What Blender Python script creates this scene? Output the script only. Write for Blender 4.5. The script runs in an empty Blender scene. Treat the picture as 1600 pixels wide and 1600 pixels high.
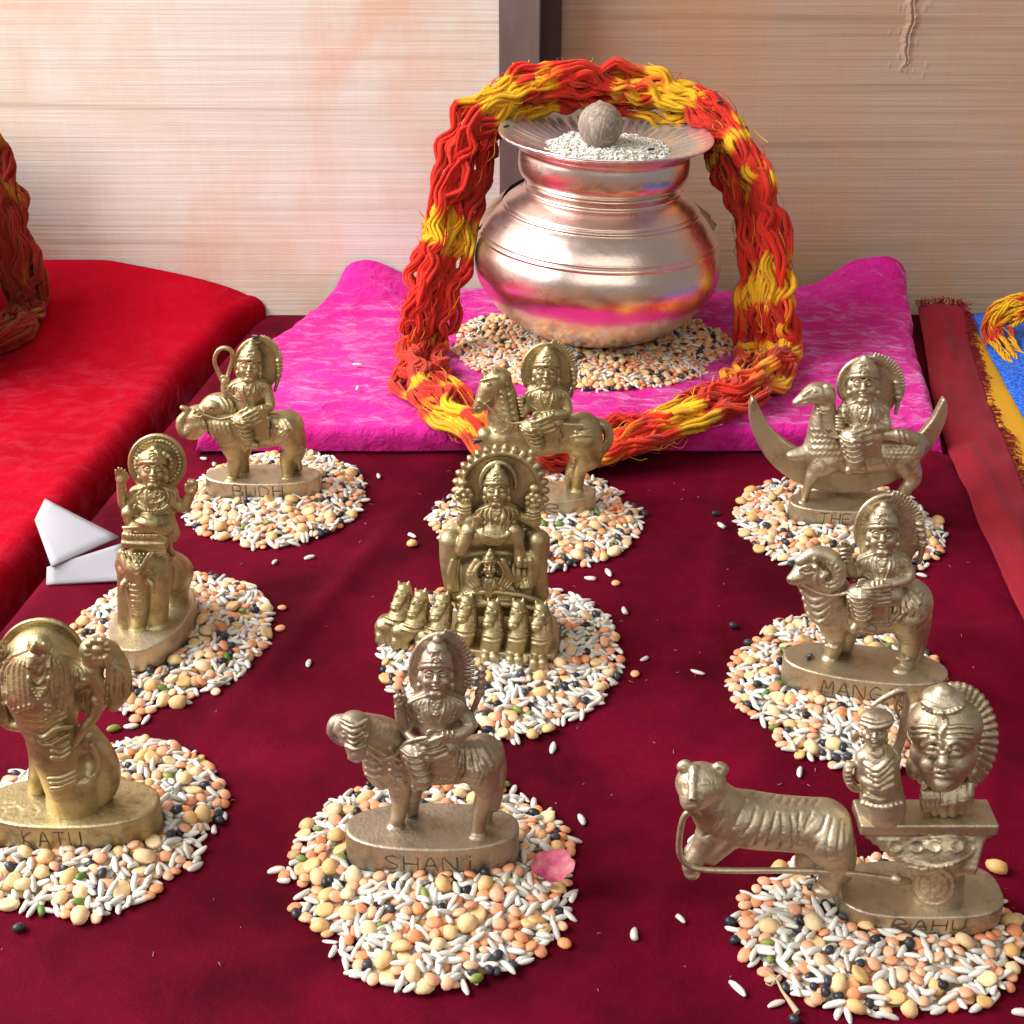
import bpy, math, random
import numpy as np

# ---------------------------------------------------------------- camera, light, exposure
SC = bpy.context.scene
COL = SC.collection
CAM_H, PITCH, FOV = 317.0, math.radians(28.3), math.radians(40.0)      # millimetres, radians
cam_data = bpy.data.cameras.new('camera')
cam_data.sensor_width = 36; cam_data.sensor_fit = 'HORIZONTAL'
cam_data.angle = FOV
cam_data.clip_start = 0.01; cam_data.clip_end = 50
camera = bpy.data.objects.new('camera', cam_data)
camera.location = (0, 0, CAM_H / 1000)
camera.rotation_euler = (math.pi / 2 - PITCH, 0, 0)
COL.objects.link(camera); SC.camera = camera

world = bpy.data.worlds.new('World'); SC.world = world; world.use_nodes = True
wbg = world.node_tree.nodes['Background']
wbg.inputs['Color'].default_value = (1.0, 0.97, 0.94, 1); wbg.inputs['Strength'].default_value = 0.27

def area_light(name, loc, target, sx, sy, power, color):
    ld = bpy.data.lights.new(name, 'AREA'); ld.shape = 'RECTANGLE'; ld.size = sx; ld.size_y = sy
    ld.energy = power; ld.color = color
    o = bpy.data.objects.new(name, ld); COL.objects.link(o); o.location = loc
    from mathutils import Vector
    o.rotation_euler = (Vector(target) - Vector(loc)).to_track_quat('-Z', 'Y').to_euler()
    return o
area_light('window_light', (-1.15, 0.42, 0.95), (0.0, 0.62, 0.03), 1.1, 1.0, 54.0, (0.98, 0.98, 1.0))
area_light('front_fill_light', (0.2, -1.2, 1.5), (0.0, 0.6, 0.05), 2.4, 1.5, 16.0, (1.0, 0.95, 0.88))  # added fill lamp above and behind the camera, for highlights on the figurines
flame = bpy.data.lights.new('oil_lamp_light', 'POINT'); flame.energy = 0.05; flame.shadow_soft_size = 0.008; flame.color = (1.0, 0.55, 0.12)
flame_o = bpy.data.objects.new('oil_lamp_light', flame); flame_o.location = (-0.10, -0.12, 0.16); COL.objects.link(flame_o)

SC.view_settings.view_transform = 'Standard'; SC.view_settings.look = 'None'
SC.view_settings.exposure = 0.0; SC.view_settings.gamma = 1.0
SC.render.engine = 'CYCLES'
SC.cycles.max_bounces = 6; SC.cycles.diffuse_bounces = 3; SC.cycles.glossy_bounces = 4
SC.cycles.transmission_bounces = 4; SC.cycles.caustics_reflective = False; SC.cycles.caustics_refractive = False
SC.cycles.use_denoising = True
# ---------------------------------------------------------------- drawing board: photo sheet (1600 wide) to millimetres
FPX = 800.0 / math.tan(FOV / 2)
SP, CP = math.sin(PITCH), math.cos(PITCH)
def ray(u, v):
    a, b = (u - 800) / FPX, (v - 800) / FPX
    return np.array([a, CP - b * SP, -SP - b * CP])
def at(u, v, Y):
    d = ray(u, v); return np.array([0, 0, CAM_H]) + d * (Y / d[1])
def ground(u, v, z=0.0):
    d = ray(u, v); return np.array([0, 0, CAM_H]) + d * ((z - CAM_H) / d[2])
def px_per_mm(p):
    p = np.asarray(p, float); return FPX / (p[1] * CP + (CAM_H - p[2]) * SP)

rng = np.random.default_rng(7)

# ---------------------------------------------------------------- objects
def link(name, me, parent=None, loc=None, rot=None):
    o = bpy.data.objects.new(name, me); COL.objects.link(o)
    if parent is not None: o.parent = parent
    if loc is not None: o.location = [c / 1000 for c in loc]
    if rot is not None: o.rotation_euler = rot
    return o
def tag(o, label=None, cat=None, group=None, kind=None):
    if label: o['label'] = label
    if cat: o['category'] = cat
    if group: o['group'] = group
    if kind: o['kind'] = kind
    return o
def thing(name, loc, label, cat, group=None, rz=0.0):
    o = link(name, None, None, loc, (0, 0, rz)); o.empty_display_size = 0.01
    return tag(o, label, cat, group)
def make_mesh(name, V, F, mats, smooth=True, mi=None):
    """V in millimetres (n,3); F (m,4) or (m,3) int array, or list of such arrays"""
    V = np.asarray(V, np.float32) / 1000.0
    Fs = F if isinstance(F, list) else [F]
    Fs = [np.asarray(f, np.int32) for f in Fs if len(f)]
    me = bpy.data.meshes.new(name)
    me.vertices.add(len(V)); me.vertices.foreach_set('co', V.ravel())
    nl = sum(f.size for f in Fs); npoly = sum(len(f) for f in Fs)
    me.loops.add(nl); me.loops.foreach_set('vertex_index', np.concatenate([f.ravel() for f in Fs]))
    me.polygons.add(npoly)
    sizes = np.concatenate([np.full(len(f), f.shape[1], np.int32) for f in Fs])
    starts = np.concatenate([[0], np.cumsum(sizes)[:-1]]).astype(np.int32)
    me.polygons.foreach_set('loop_start', starts)
    if smooth is not False: me.polygons.foreach_set('use_smooth', np.ones(npoly, bool))
    for m in (mats if isinstance(mats, (list, tuple)) else [mats]): me.materials.append(m)
    if mi is not None: me.polygons.foreach_set('material_index', np.asarray(mi, np.int32))
    me.update(calc_edges=True); me.validate()
    return me
def vcol(me, name, C):
    C = np.asarray(C, np.float32)
    if C.shape[1] == 3: C = np.hstack([C, np.ones((len(C), 1), np.float32)])
    a = me.color_attributes.new(name, 'FLOAT_COLOR', 'POINT'); a.data.foreach_set('color', C.ravel())
def grid_faces(nu, nv, wrap_u=False, wrap_v=False, off=0):
    iu = np.arange(nu if wrap_u else nu - 1); iv = np.arange(nv if wrap_v else nv - 1)
    A, B = np.meshgrid(iu, iv, indexing='ij'); A2, B2 = (A + 1) % nu, (B + 1) % nv
    return (np.stack([A * nv + B, A2 * nv + B, A2 * nv + B2, A * nv + B2], -1).reshape(-1, 4) + off)
def box_mesh(name, lo, hi, mat, bev=0.0):
    import bmesh
    bm = bmesh.new(); bmesh.ops.create_cube(bm, size=1)
    lo, hi = np.array(lo) / 1000., np.array(hi) / 1000.
    for v in bm.verts: v.co = [lo[i] + (v.co[i] + .5) * (hi[i] - lo[i]) for i in range(3)]
    if bev: bmesh.ops.bevel(bm, geom=bm.edges[:], offset=bev / 1000, segments=2, affect='EDGES')
    me = bpy.data.meshes.new(name); bm.to_mesh(me); bm.free(); me.materials.append(mat); return me
def catmull(P, n=4, closed=False):
    P = np.asarray(P, float)
    if len(P) < 3 and not closed: 
        t = np.linspace(0, 1, n + 1)[:, None]; return P[0] * (1 - t) + P[-1] * t
    Q = np.vstack([P[-1], P, P[0], P[1]]) if closed else np.vstack([2 * P[0] - P[1], P, 2 * P[-1] - P[-2]])
    out = []
    for i in range(len(Q) - 3):
        a, b, c, d = Q[i:i + 4]
        for t in np.arange(n) / n:
            out.append(.5 * (2 * b + (c - a) * t + (2 * a - 5 * b + 4 * c - d) * t * t + (3 * b - a - 3 * c + d) * t ** 3))
    if not closed: out.append(P[-1])
    return np.array(out)
def sweep(P, R, sides=8, closed=False, phase=0.0):
    """tube verts + faces along polyline P (n,3) with radii R"""
    P = np.asarray(P, float); n = len(P); R = np.broadcast_to(np.asarray(R, float), (n,))
    T = np.roll(P, -1, 0) - np.roll(P, 1, 0)
    if not closed: T[0] = P[1] - P[0]; T[-1] = P[-1] - P[-2]
    T /= np.linalg.norm(T, axis=1)[:, None] + 1e-12
    ref = np.array([0.31, 0.2, 0.93]); N = np.zeros_like(P); prev = ref
    for i in range(n):
        v = prev - T[i] * np.dot(prev, T[i]); l = np.linalg.norm(v)
        if l < 1e-4: v = np.cross(T[i], [1, 0.3, 0]); l = np.linalg.norm(v)
        prev = N[i] = v / l
    B = np.cross(T, N)
    a = phase + np.arange(sides) / sides * 2 * math.pi
    V = P[:, None, :] + R[:, None, None] * (np.cos(a)[None, :, None] * N[:, None, :] + np.sin(a)[None, :, None] * B[:, None, :])
    F = [grid_faces(n, sides, closed, True)[:, ::-1]]
    return V.reshape(-1, 3), F[0]
def lathe(profile, seg=96):
    pr = np.asarray(profile, float); a = np.arange(seg) / seg * 2 * math.pi
    V = np.stack([pr[:, 0][:, None] * np.cos(a), pr[:, 0][:, None] * np.sin(a), np.repeat(pr[:, 1][:, None], seg, 1)], -1)
    return V.reshape(-1, 3), grid_faces(len(pr), seg, False, True)[:, ::-1]

# smooth value noise in python for shaping cloth
_VN = {}
def vnoise(x, y, seed=0):
    if seed not in _VN: _VN[seed] = np.random.default_rng(seed).random((64, 64))
    T = _VN[seed]
    x = np.asarray(x, float); y = np.asarray(y, float)
    xi, yi = np.floor(x).astype(int), np.floor(y).astype(int); fx, fy = x - xi, y - yi
    fx = fx * fx * (3 - 2 * fx); fy = fy * fy * (3 - 2 * fy)
    g = lambda a, b: T[a % 64, b % 64]
    return (g(xi, yi) * (1 - fx) + g(xi + 1, yi) * fx) * (1 - fy) + (g(xi, yi + 1) * (1 - fx) + g(xi + 1, yi + 1) * fx) * fy
def fbm(x, y, seed=0, o=3):
    return sum(vnoise(x * 2 ** i, y * 2 ** i, seed + i) * .5 ** i for i in range(o)) / sum(.5 ** i for i in range(o)) - .5

# ---------------------------------------------------------------- materials
class Mat:
    def __init__(s, name, **kw):
        s.m = bpy.data.materials.new(name); s.m.use_nodes = True
        s.nt = s.m.node_tree; s.b = s.nt.nodes['Principled BSDF']; s._tc = None
        for k, v in kw.items(): s.set(k, v)
    def set(s, k, v):
        k = k.replace('_', ' ')
        if k == 'Color': k = 'Base Color'
        sock = s.b.inputs[k]
        if hasattr(v, 'is_output'): s.nt.links.new(v, sock)
        else:
            if isinstance(v, (tuple, list)) and len(v) == 3 and sock.type == 'RGBA': v = (*v, 1)
            sock.default_value = v
    def node(s, t, **kw):
        n = s.nt.nodes.new(t)
        for k, v in kw.items():
            if k.startswith('i_'):
                key = k[2:]; key = int(key) if key.isdigit() else key.replace('_', ' ')
                sock = n.inputs[key]
                if hasattr(v, 'is_output'): s.nt.links.new(v, sock)
                else: sock.default_value = (*v, 1) if isinstance(v, (tuple, list)) and len(v) == 3 and sock.type == 'RGBA' else v
            else: setattr(n, k, v)
        return n
    def coord(s, scale=(1, 1, 1), kind='Object', loc=(0, 0, 0), rot=(0, 0, 0)):
        tc = s.node('ShaderNodeTexCoord'); mp = s.node('ShaderNodeMapping', i_Vector=tc.outputs[kind])
        mp.inputs['Scale'].default_value = scale; mp.inputs['Location'].default_value = loc; mp.inputs['Rotation'].default_value = rot
        return mp.outputs[0]
    def noise(s, vec, scale=5, detail=4, rough=.55, dist=0):
        return s.node('ShaderNodeTexNoise', i_Vector=vec, i_Scale=scale, i_Detail=detail, i_Roughness=rough, i_Distortion=dist).outputs['Fac']
    def ramp(s, fac, stops):
        n = s.node('ShaderNodeValToRGB', i_Fac=fac); cr = n.color_ramp
        while len(cr.elements) < len(stops): cr.elements.new(.5)
        for e, (p, c) in zip(cr.elements, stops): e.position = p; e.color = (*c, 1) if len(c) == 3 else c
        return n.outputs['Color']
    def mix(s, fac, a, b, mode='MIX'):
        n = s.nt.nodes.new('ShaderNodeMix'); n.data_type = 'RGBA'; n.blend_type = mode
        for sock, v in ((n.inputs[0], fac), (n.inputs[6], a), (n.inputs[7], b)):
            if hasattr(v, 'is_output'): s.nt.links.new(v, sock)
            else: sock.default_value = (*v, 1) if isinstance(v, (tuple, list)) and len(v) == 3 else v
        return n.outputs[2]
    def math(s, op, a, b=0.0, clamp=False):
        n = s.node('ShaderNodeMath', operation=op, use_clamp=clamp)
        for i, v in enumerate((a, b)):
            if hasattr(v, 'is_output'): s.nt.links.new(v, n.inputs[i])
            else: n.inputs[i].default_value = v
        return n.outputs[0]
    def bump(s, h, strength=.3, dist=.001, normal=None):
        n = s.node('ShaderNodeBump', i_Height=h, i_Strength=strength, i_Distance=dist)
        if normal is not None: s.nt.links.new(normal, n.inputs['Normal'])
        s.nt.links.new(n.outputs[0], s.b.inputs['Normal']); return n.outputs[0]

# ---------------------------------------------------------------- solid modelling: distance field, meshed by surface nets
class Solid:
    def __init__(s): s.ops = []
    def ball(s, c, r, R=None, k=.4, sub=False):
        c = np.asarray(c, float); r = np.asarray(r, float) * np.ones(3); m = r.max()
        s.ops.append(('ball', c - m, c + m, (c, r, R), k, sub))
    def tube(s, P, r, k=.4, sub=False, flat=None):
        P = np.asarray(P, float); r = np.broadcast_to(np.asarray(r, float), (len(P),))
        m = r.max(); s.ops.append(('tube', P.min(0) - m, P.max(0) + m, (P, r), k, sub))
    def prism(s, poly, lo, hi, axis=2, rnd=.4, k=.4, sub=False):
        """polygon in the two other axes, extruded lo..hi along axis"""
        poly = np.asarray(poly, float); o = [i for i in range(3) if i != axis]
        a = np.zeros(3); b = np.zeros(3); a[o] = poly.min(0); b[o] = poly.max(0); a[axis] = lo; b[axis] = hi
        s.ops.append(('prism', a - rnd, b + rnd, (poly, lo, hi, axis, rnd), k, sub))
    def box(s, c, half, R=None, rnd=.4, k=.4, sub=False):
        c = np.asarray(c, float); half = np.asarray(half, float); m = np.linalg.norm(half) if R is not None else half
        s.ops.append(('box', c - m - rnd, c + m + rnd, (c, half, R, rnd), k, sub))
    def _eval(s, kind, a, xs, ys, zs, h):
        X, Y, Z = xs[:, None, None], ys[None, :, None], zs[None, None, :]
        if kind == 'ball':
            c, r, R = a; x, y, z = X - c[0], Y - c[1], Z - c[2]
            if R is not None: x, y, z = (R[0, i] * x + R[1, i] * y + R[2, i] * z for i in range(3))
            k0 = np.sqrt((x / r[0]) ** 2 + (y / r[1]) ** 2 + (z / r[2]) ** 2)
            k1 = np.sqrt((x / r[0] ** 2) ** 2 + (y / r[1] ** 2) ** 2 + (z / r[2] ** 2) ** 2) + 1e-9
            return k0 * (k0 - 1) / k1
        if kind == 'tube':
            P, r = a; D = np.full((len(xs), len(ys), len(zs)), 9.0)
            for i in range(len(P) - 1):
                p, q = P[i], P[i + 1]; m = max(r[i], r[i + 1]) + s.pad
                lo, hi = np.minimum(p, q) - m, np.maximum(p, q) + m
                I = [slice(np.searchsorted(g, l), np.searchsorted(g, u)) for g, l, u in zip((xs, ys, zs), lo, hi)]
                gx, gy, gz = xs[I[0]], ys[I[1]], zs[I[2]]
                if not (len(gx) and len(gy) and len(gz)): continue
                x, y, z = gx[:, None, None] - p[0], gy[None, :, None] - p[1], gz[None, None, :] - p[2]
                b = q - p; L = b @ b + 1e-9
                t = np.clip((x * b[0] + y * b[1] + z * b[2]) / L, 0, 1)
                d = np.sqrt((x - t * b[0]) ** 2 + (y - t * b[1]) ** 2 + (z - t * b[2]) ** 2) - (r[i] + (r[i + 1] - r[i]) * t)
                np.minimum(D[I[0], I[1], I[2]], d, out=D[I[0], I[1], I[2]])
            return D
        if kind == 'prism':
            poly, lo, hi, ax, rnd = a; G = [xs, ys, zs]; o = [i for i in range(3) if i != ax]
            U, V = np.meshgrid(G[o[0]], G[o[1]], indexing='ij')
            d2 = np.full(U.shape, 1e9); sg = np.ones(U.shape); n = len(poly)
            for i in range(n):
                vi, vj = poly[i], poly[i - 1]; e = vj - vi; wx, wy = U - vi[0], V - vi[1]
                t = np.clip((wx * e[0] + wy * e[1]) / (e @ e + 1e-12), 0, 1)
                d2 = np.minimum(d2, (wx - e[0] * t) ** 2 + (wy - e[1] * t) ** 2)
                c1, c2, c3 = V >= vi[1], V < vj[1], e[0] * wy > e[1] * wx
                fl = (c1 & c2 & c3) | (~c1 & ~c2 & ~c3); sg = np.where(fl, -sg, sg)
            d = np.expand_dims(sg * np.sqrt(d2), ax) + rnd
            w = np.abs(G[ax] - (lo + hi) / 2) - (hi - lo) / 2 + rnd
            sh = [1, 1, 1]; sh[ax] = -1; w = w.reshape(sh)
            return np.minimum(np.maximum(d, w), 0) + np.sqrt(np.maximum(d, 0) ** 2 + np.maximum(w, 0) ** 2) - rnd
        if kind == 'box':
            c, hf, R, rnd = a; x, y, z = X - c[0], Y - c[1], Z - c[2]
            if R is not None: x, y, z = (R[0, i] * x + R[1, i] * y + R[2, i] * z for i in range(3))
            q = [np.abs(v) - (f - rnd) for v, f in zip((x, y, z), hf)]
            q = np.broadcast_arrays(*q)
            return np.sqrt(sum(np.maximum(v, 0) ** 2 for v in q)) + np.minimum(np.maximum(np.maximum(q[0], q[1]), q[2]), 0) - rnd
    def value(s, P):
        """field at loose points (n,3)"""
        f = np.full(len(P), 9.0)
        for kind, a, b, arg, k, sub in s.ops:
            near = ((P > a - k - 6) & (P < b + k + 6)).all(1)
            if not near.any(): continue
            Q = P[near]; x, y, z = Q.T
            if kind == 'ball' or kind == 'box':
                c, r, R = arg[:3]; q = Q - c
                if R is not None: q = q @ R
                if kind == 'ball':
                    k0 = np.sqrt(((q / r) ** 2).sum(1)); k1 = np.sqrt(((q / r ** 2) ** 2).sum(1)) + 1e-9; d = k0 * (k0 - 1) / k1
                else:
                    e = np.abs(q) - (r - arg[3]); d = np.sqrt((np.maximum(e, 0) ** 2).sum(1)) + np.minimum(e.max(1), 0) - arg[3]
            elif kind == 'tube':
                T, r = arg; A, Bv = T[:-1], T[1:] - T[:-1]; w = Q[:, None] - A[None]
                t = np.clip((w * Bv).sum(-1) / ((Bv ** 2).sum(-1) + 1e-9), 0, 1)
                d = (np.linalg.norm(w - t[..., None] * Bv, axis=-1) - (r[:-1] + (r[1:] - r[:-1]) * t)).min(1)
            else:
                poly, lo, hi, ax, rnd = arg; o = [i for i in range(3) if i != ax]; W = Q[:, o]; n = len(poly)
                d2 = np.full(len(Q), 1e9); ins = np.zeros(len(Q), bool)
                for i in range(n):
                    vi, vj = poly[i], poly[i - 1]; e = vj - vi; w = W - vi; t = np.clip((w @ e) / (e @ e + 1e-12), 0, 1)
                    d2 = np.minimum(d2, ((w - t[:, None] * e) ** 2).sum(1)); c1, c2, c3 = W[:, 1] >= vi[1], W[:, 1] < vj[1], e[0] * w[:, 1] > e[1] * w[:, 0]
                    ins ^= (c1 & c2 & c3) | (~c1 & ~c2 & ~c3)
                d = np.where(ins, -1, 1) * np.sqrt(d2) + rnd; w = np.abs(Q[:, ax] - (lo + hi) / 2) - (hi - lo) / 2 + rnd
                d = np.minimum(np.maximum(d, w), 0) + np.sqrt(np.maximum(d, 0) ** 2 + np.maximum(w, 0) ** 2) - rnd
            cur = f[near]
            if sub: e = -d; t = np.clip(.5 - .5 * (e - cur) / max(k, 1e-6), 0, 1); f[near] = e * (1 - t) + cur * t + k * t * (1 - t)
            else: t = np.clip(.5 + .5 * (d - cur) / max(k, 1e-6), 0, 1); f[near] = d * (1 - t) + cur * t - k * t * (1 - t)
        return f
    def mesh(s, name, mat, h=.5):
        lo = np.min([o[1] for o in s.ops if not o[5]], 0) - 2.5 * h; hi = np.max([o[2] for o in s.ops if not o[5]], 0) + 2.5 * h
        n = np.ceil((hi - lo) / h).astype(int) + 1
        if n.prod() > 3e7: raise ValueError(name + ' too large %s %s %s' % (lo, hi, n))
        G = [lo[i] + np.arange(n[i]) * h for i in range(3)]
        f = np.full(n, 9.0)
        for kind, a, b, arg, k, sub in s.ops:
            s.pad = pad = k + 2 * h
            I = [slice(max(0, int((a[i] - pad - lo[i]) / h)), min(n[i], int((b[i] + pad - lo[i]) / h) + 2)) for i in range(3)]
            if any(I[i].stop <= I[i].start for i in range(3)): continue
            d = s._eval(kind, arg, G[0][I[0]], G[1][I[1]], G[2][I[2]], h)
            cur = f[I[0], I[1], I[2]]
            if sub:
                e = -d; t = np.clip(.5 - .5 * (e - cur) / k, 0, 1) if k > 1e-6 else (cur > e) * 1.0
                f[I[0], I[1], I[2]] = e * (1 - t) + cur * t + k * t * (1 - t)
            else:
                t = np.clip(.5 + .5 * (d - cur) / max(k, 1e-6), 0, 1)
                f[I[0], I[1], I[2]] = d * (1 - t) + cur * t - k * t * (1 - t)
        V, F = surface_nets(f, lo, h)
        return make_mesh(name, V, F, mat)
def surface_nets(f, lo, h):
    ins = f < 0; nx, ny, nz = f.shape
    c = sum(ins[i:nx - 1 + i, j:ny - 1 + j, k:nz - 1 + k].astype(np.int8) for i in (0, 1) for j in (0, 1) for k in (0, 1))
    act = (c > 0) & (c < 8); ci, cj, ck = np.nonzero(act); n = len(ci)
    idx = np.full(act.shape, -1, np.int32); idx[ci, cj, ck] = np.arange(n)
    S = np.zeros((n, 3)); N = np.zeros(n); cor = [(i, j, k) for i in (0, 1) for j in (0, 1) for k in (0, 1)]
    val = {q: f[ci + q[0], cj + q[1], ck + q[2]] for q in cor}
    for p in cor:
        for ax in range(3):
            if p[ax]: continue
            q = tuple(p[i] + (i == ax) for i in range(3)); a, b = val[p], val[q]; m = (a < 0) != (b < 0)
            t = np.where(m, a / np.where(m, a - b, 1), 0); P = np.tile(np.array(p, float), (n, 1)); P[:, ax] += t
            S += P * m[:, None]; N += m
    V = (S / N[:, None] + np.stack([ci, cj, ck], 1)) * h + lo
    faces = []
    for ax in range(3):
        o = [i for i in range(3) if i != ax]
        sl = lambda d: tuple(slice(d, (f.shape[ax] - 1 + d)) if i == ax else slice(1, -1) for i in range(3))
        a, b = ins[sl(0)], ins[sl(1)]; E = np.array(np.nonzero(a != b)).T
        if not len(E): continue
        fl = a[tuple(E.T)]; base = E.copy(); base[:, o] += 1
        def cell(d0, d1):
            q = base.copy(); q[:, o[0]] -= d0; q[:, o[1]] -= d1; return idx[tuple(q.T)]
        Q = np.stack([cell(1, 1), cell(0, 1), cell(0, 0), cell(1, 0)], 1)
        flip = fl if ax != 1 else ~fl
        Q[~flip] = Q[~flip][:, ::-1]; faces.append(Q)
    F = np.concatenate(faces); return V, F[(F >= 0).all(1)]
def rotmat(rx=0, ry=0, rz=0):
    rx, ry, rz = map(math.radians, (rx, ry, rz)); c, s_ = math.cos, math.sin
    X = np.array([[1, 0, 0], [0, c(rx), -s_(rx)], [0, s_(rx), c(rx)]]); Y = np.array([[c(ry), 0, s_(ry)], [0, 1, 0], [-s_(ry), 0, c(ry)]])
    Z = np.array([[c(rz), -s_(rz), 0], [s_(rz), c(rz), 0], [0, 0, 1]]); return Z @ Y @ X
# ================================================================ the setting
def velvet(name, base, base2, sheen_tint, nscale=(60, 60, 60), sheen=(0.1, 0.9), bump=.25, lo=.4, hi=.7, rough=.75):
    m = Mat(name, Roughness=rough, Specular_IOR_Level=.05)
    big = m.noise(m.coord((14, 14, 14)), 1, 4, .6)
    crush = m.noise(m.coord(nscale), 1, 6, .62, .6)
    fine = m.noise(m.coord((2600, 2600, 2600)), 1, 2, .5)
    c = m.mix(m.ramp(big, [(.35, (0, 0, 0)), (.65, (1, 1, 1))]), base, base2)
    fl = m.ramp(fine, [(.3, (.72, .72, .72)), (.7, (1.2, 1.2, 1.2))])
    m.set('Color', m.mix(1.0, c, fl, 'MULTIPLY'))
    mask = m.ramp(crush, [(lo, (0, 0, 0)), (hi, (1, 1, 1))])
    w = m.node('ShaderNodeMapRange', i_Value=mask); w.inputs[3].default_value = sheen[0]; w.inputs[4].default_value = sheen[1]
    m.set('Sheen_Weight', w.outputs[0]); m.set('Sheen_Roughness', .38); m.set('Sheen_Tint', sheen_tint)
    n1 = m.bump(crush, bump, .004); m.bump(fine, .25, .0004, n1)
    return m.m
M = {}
M['maroon'] = velvet('maroon_velvet', (.055, .0006, .0050), (.150, .0017, .015), (1, .06, .16), (26, 26, 26), (.02, .22), .4)
M['red'] = velvet('red_velvet', (.36, .0004, .008), (.47, .0008, .014), (1, .22, .40), (70, 90, 60), (.03, .75), .35, .45, .72)
M['pink'] = velvet('pink_velvet', (.64, .014, .24), (.72, .026, .31), (1, .64, .98), (85, 120, 90), (.10, 1.0), 1.0, .46, .66, .5)

def wood(name, base, pale, dark, stain, stain_amt):
    m = Mat(name, Roughness=.62, Specular_IOR_Level=.3)
    v = m.coord((4.5, 9, 480)); grain = m.noise(v, 1, 6, .66, .15)
    v2 = m.coord((2.5, 9, 150), loc=(3.1, 0, 1.7)); g2 = m.noise(v2, 1, 3, .5)
    weave = m.noise(m.coord((420, 9, 16)), 1, 3, .6)
    st = m.noise(m.coord((13, 9, 9), loc=(1.3, 0, 7)), 1, 5, .6, .5)
    c = m.mix(m.ramp(grain, [(.28, (0, 0, 0)), (.62, (1, 1, 1))]), base, pale)
    c = m.mix(m.math('MULTIPLY', m.ramp(g2, [(.60, (0, 0, 0)), (.74, (1, 1, 1))]), .55), c, dark)
    streak = m.noise(m.coord((5, 5, 700), loc=(9, 0, 2)), 1, 4, .6)
    c = m.mix(m.math('MULTIPLY', m.ramp(streak, [(.66, (0, 0, 0)), (.72, (1, 1, 1))]), .5), c, dark)
    c = m.mix(m.math('MULTIPLY', m.ramp(st, [(.45, (0, 0, 0)), (.68, (1, 1, 1))]), stain_amt), c, stain, 'MIX')
    c = m.mix(.07, c, m.ramp(weave, [(.3, (.45, .45, .45)), (.7, (1, 1, 1))]), 'MULTIPLY')
    m.set('Color', c)
    fs = m.noise(m.coord((7, 7, 1100), loc=(5, 0, 4)), 1, 4, .65, .1)
    c = m.mix(m.math('MULTIPLY', m.ramp(fs, [(.60, (0, 0, 0)), (.70, (1, 1, 1))]), .38), c, pale)
    m.set('Color', c)
    h = m.math('ADD', grain, m.math('MULTIPLY', weave, .12))
    m.bump(h, .35, .0012)
    return m
M['ply_left'] = wood('whitewashed_plywood', (.64, .57, .475), (.79, .745, .655), (.38, .28, .19), (.74, .46, .29), .72).m
M['ply_right'] = wood('brown_plywood', (.42, .27, .185), (.54, .37, .265), (.26, .14, .085), (.58, .28, .12), .62).m
pm = Mat('dark_post', Roughness=.7)
pn = pm.noise(pm.coord((40, 40, 9)), 1, 5, .6)
pm.set('Color', pm.ramp(pn, [(.3, (.12, .082, .07)), (.7, (.20, .145, .125))])); pm.bump(pn, .3, .001); M['post'] = pm.m
dm = Mat('recess_shade_brown', Roughness=.65)  # very dark brown puts the shade of the recess into the colour
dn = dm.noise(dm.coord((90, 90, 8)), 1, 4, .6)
dm.set('Color', dm.ramp(dn, [(.3, (.045, .02, .016)), (.7, (.085, .04, .03))])); M['shade_strip'] = dm.m
tm = Mat('table_wood', Roughness=.8); tn = tm.noise(tm.coord((30, 8, 30)), 1, 4)
tm.set('Color', tm.ramp(tn, [(.3, (.010, .006, .005)), (.7, (.022, .013, .010))])); M['table'] = tm.m

WALL_Y = 858.0
wall = link('wall', None, None, (0, WALL_Y, 0)); tag(wall, 'plywood wall of pale and brown boards behind the altar table', kind='structure')
link('board', box_mesh('board', (-900, 0, -300), (-7.6, 14, 620), M['ply_left']), wall)['label'] = 'whitewashed plywood board with fine horizontal grain'
ob = link('board', box_mesh('board', (16.4, 24, -300), (900, 36, 620), M['ply_right']), wall); ob['label'] = 'brown plywood board with cracked peeling veneer'
link('post', box_mesh('post', (-7.4, -5, -300), (16.6, 24, 620), M['post'], .8), wall)['label'] = 'dark upright post between the two boards'
link('shade_strip', box_mesh('shade_strip', (16.7, 12, -300), (29.5, 24, 620), M['shade_strip'], .5), wall)  # added dark strip standing in for the shadowed recess next to the post
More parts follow.
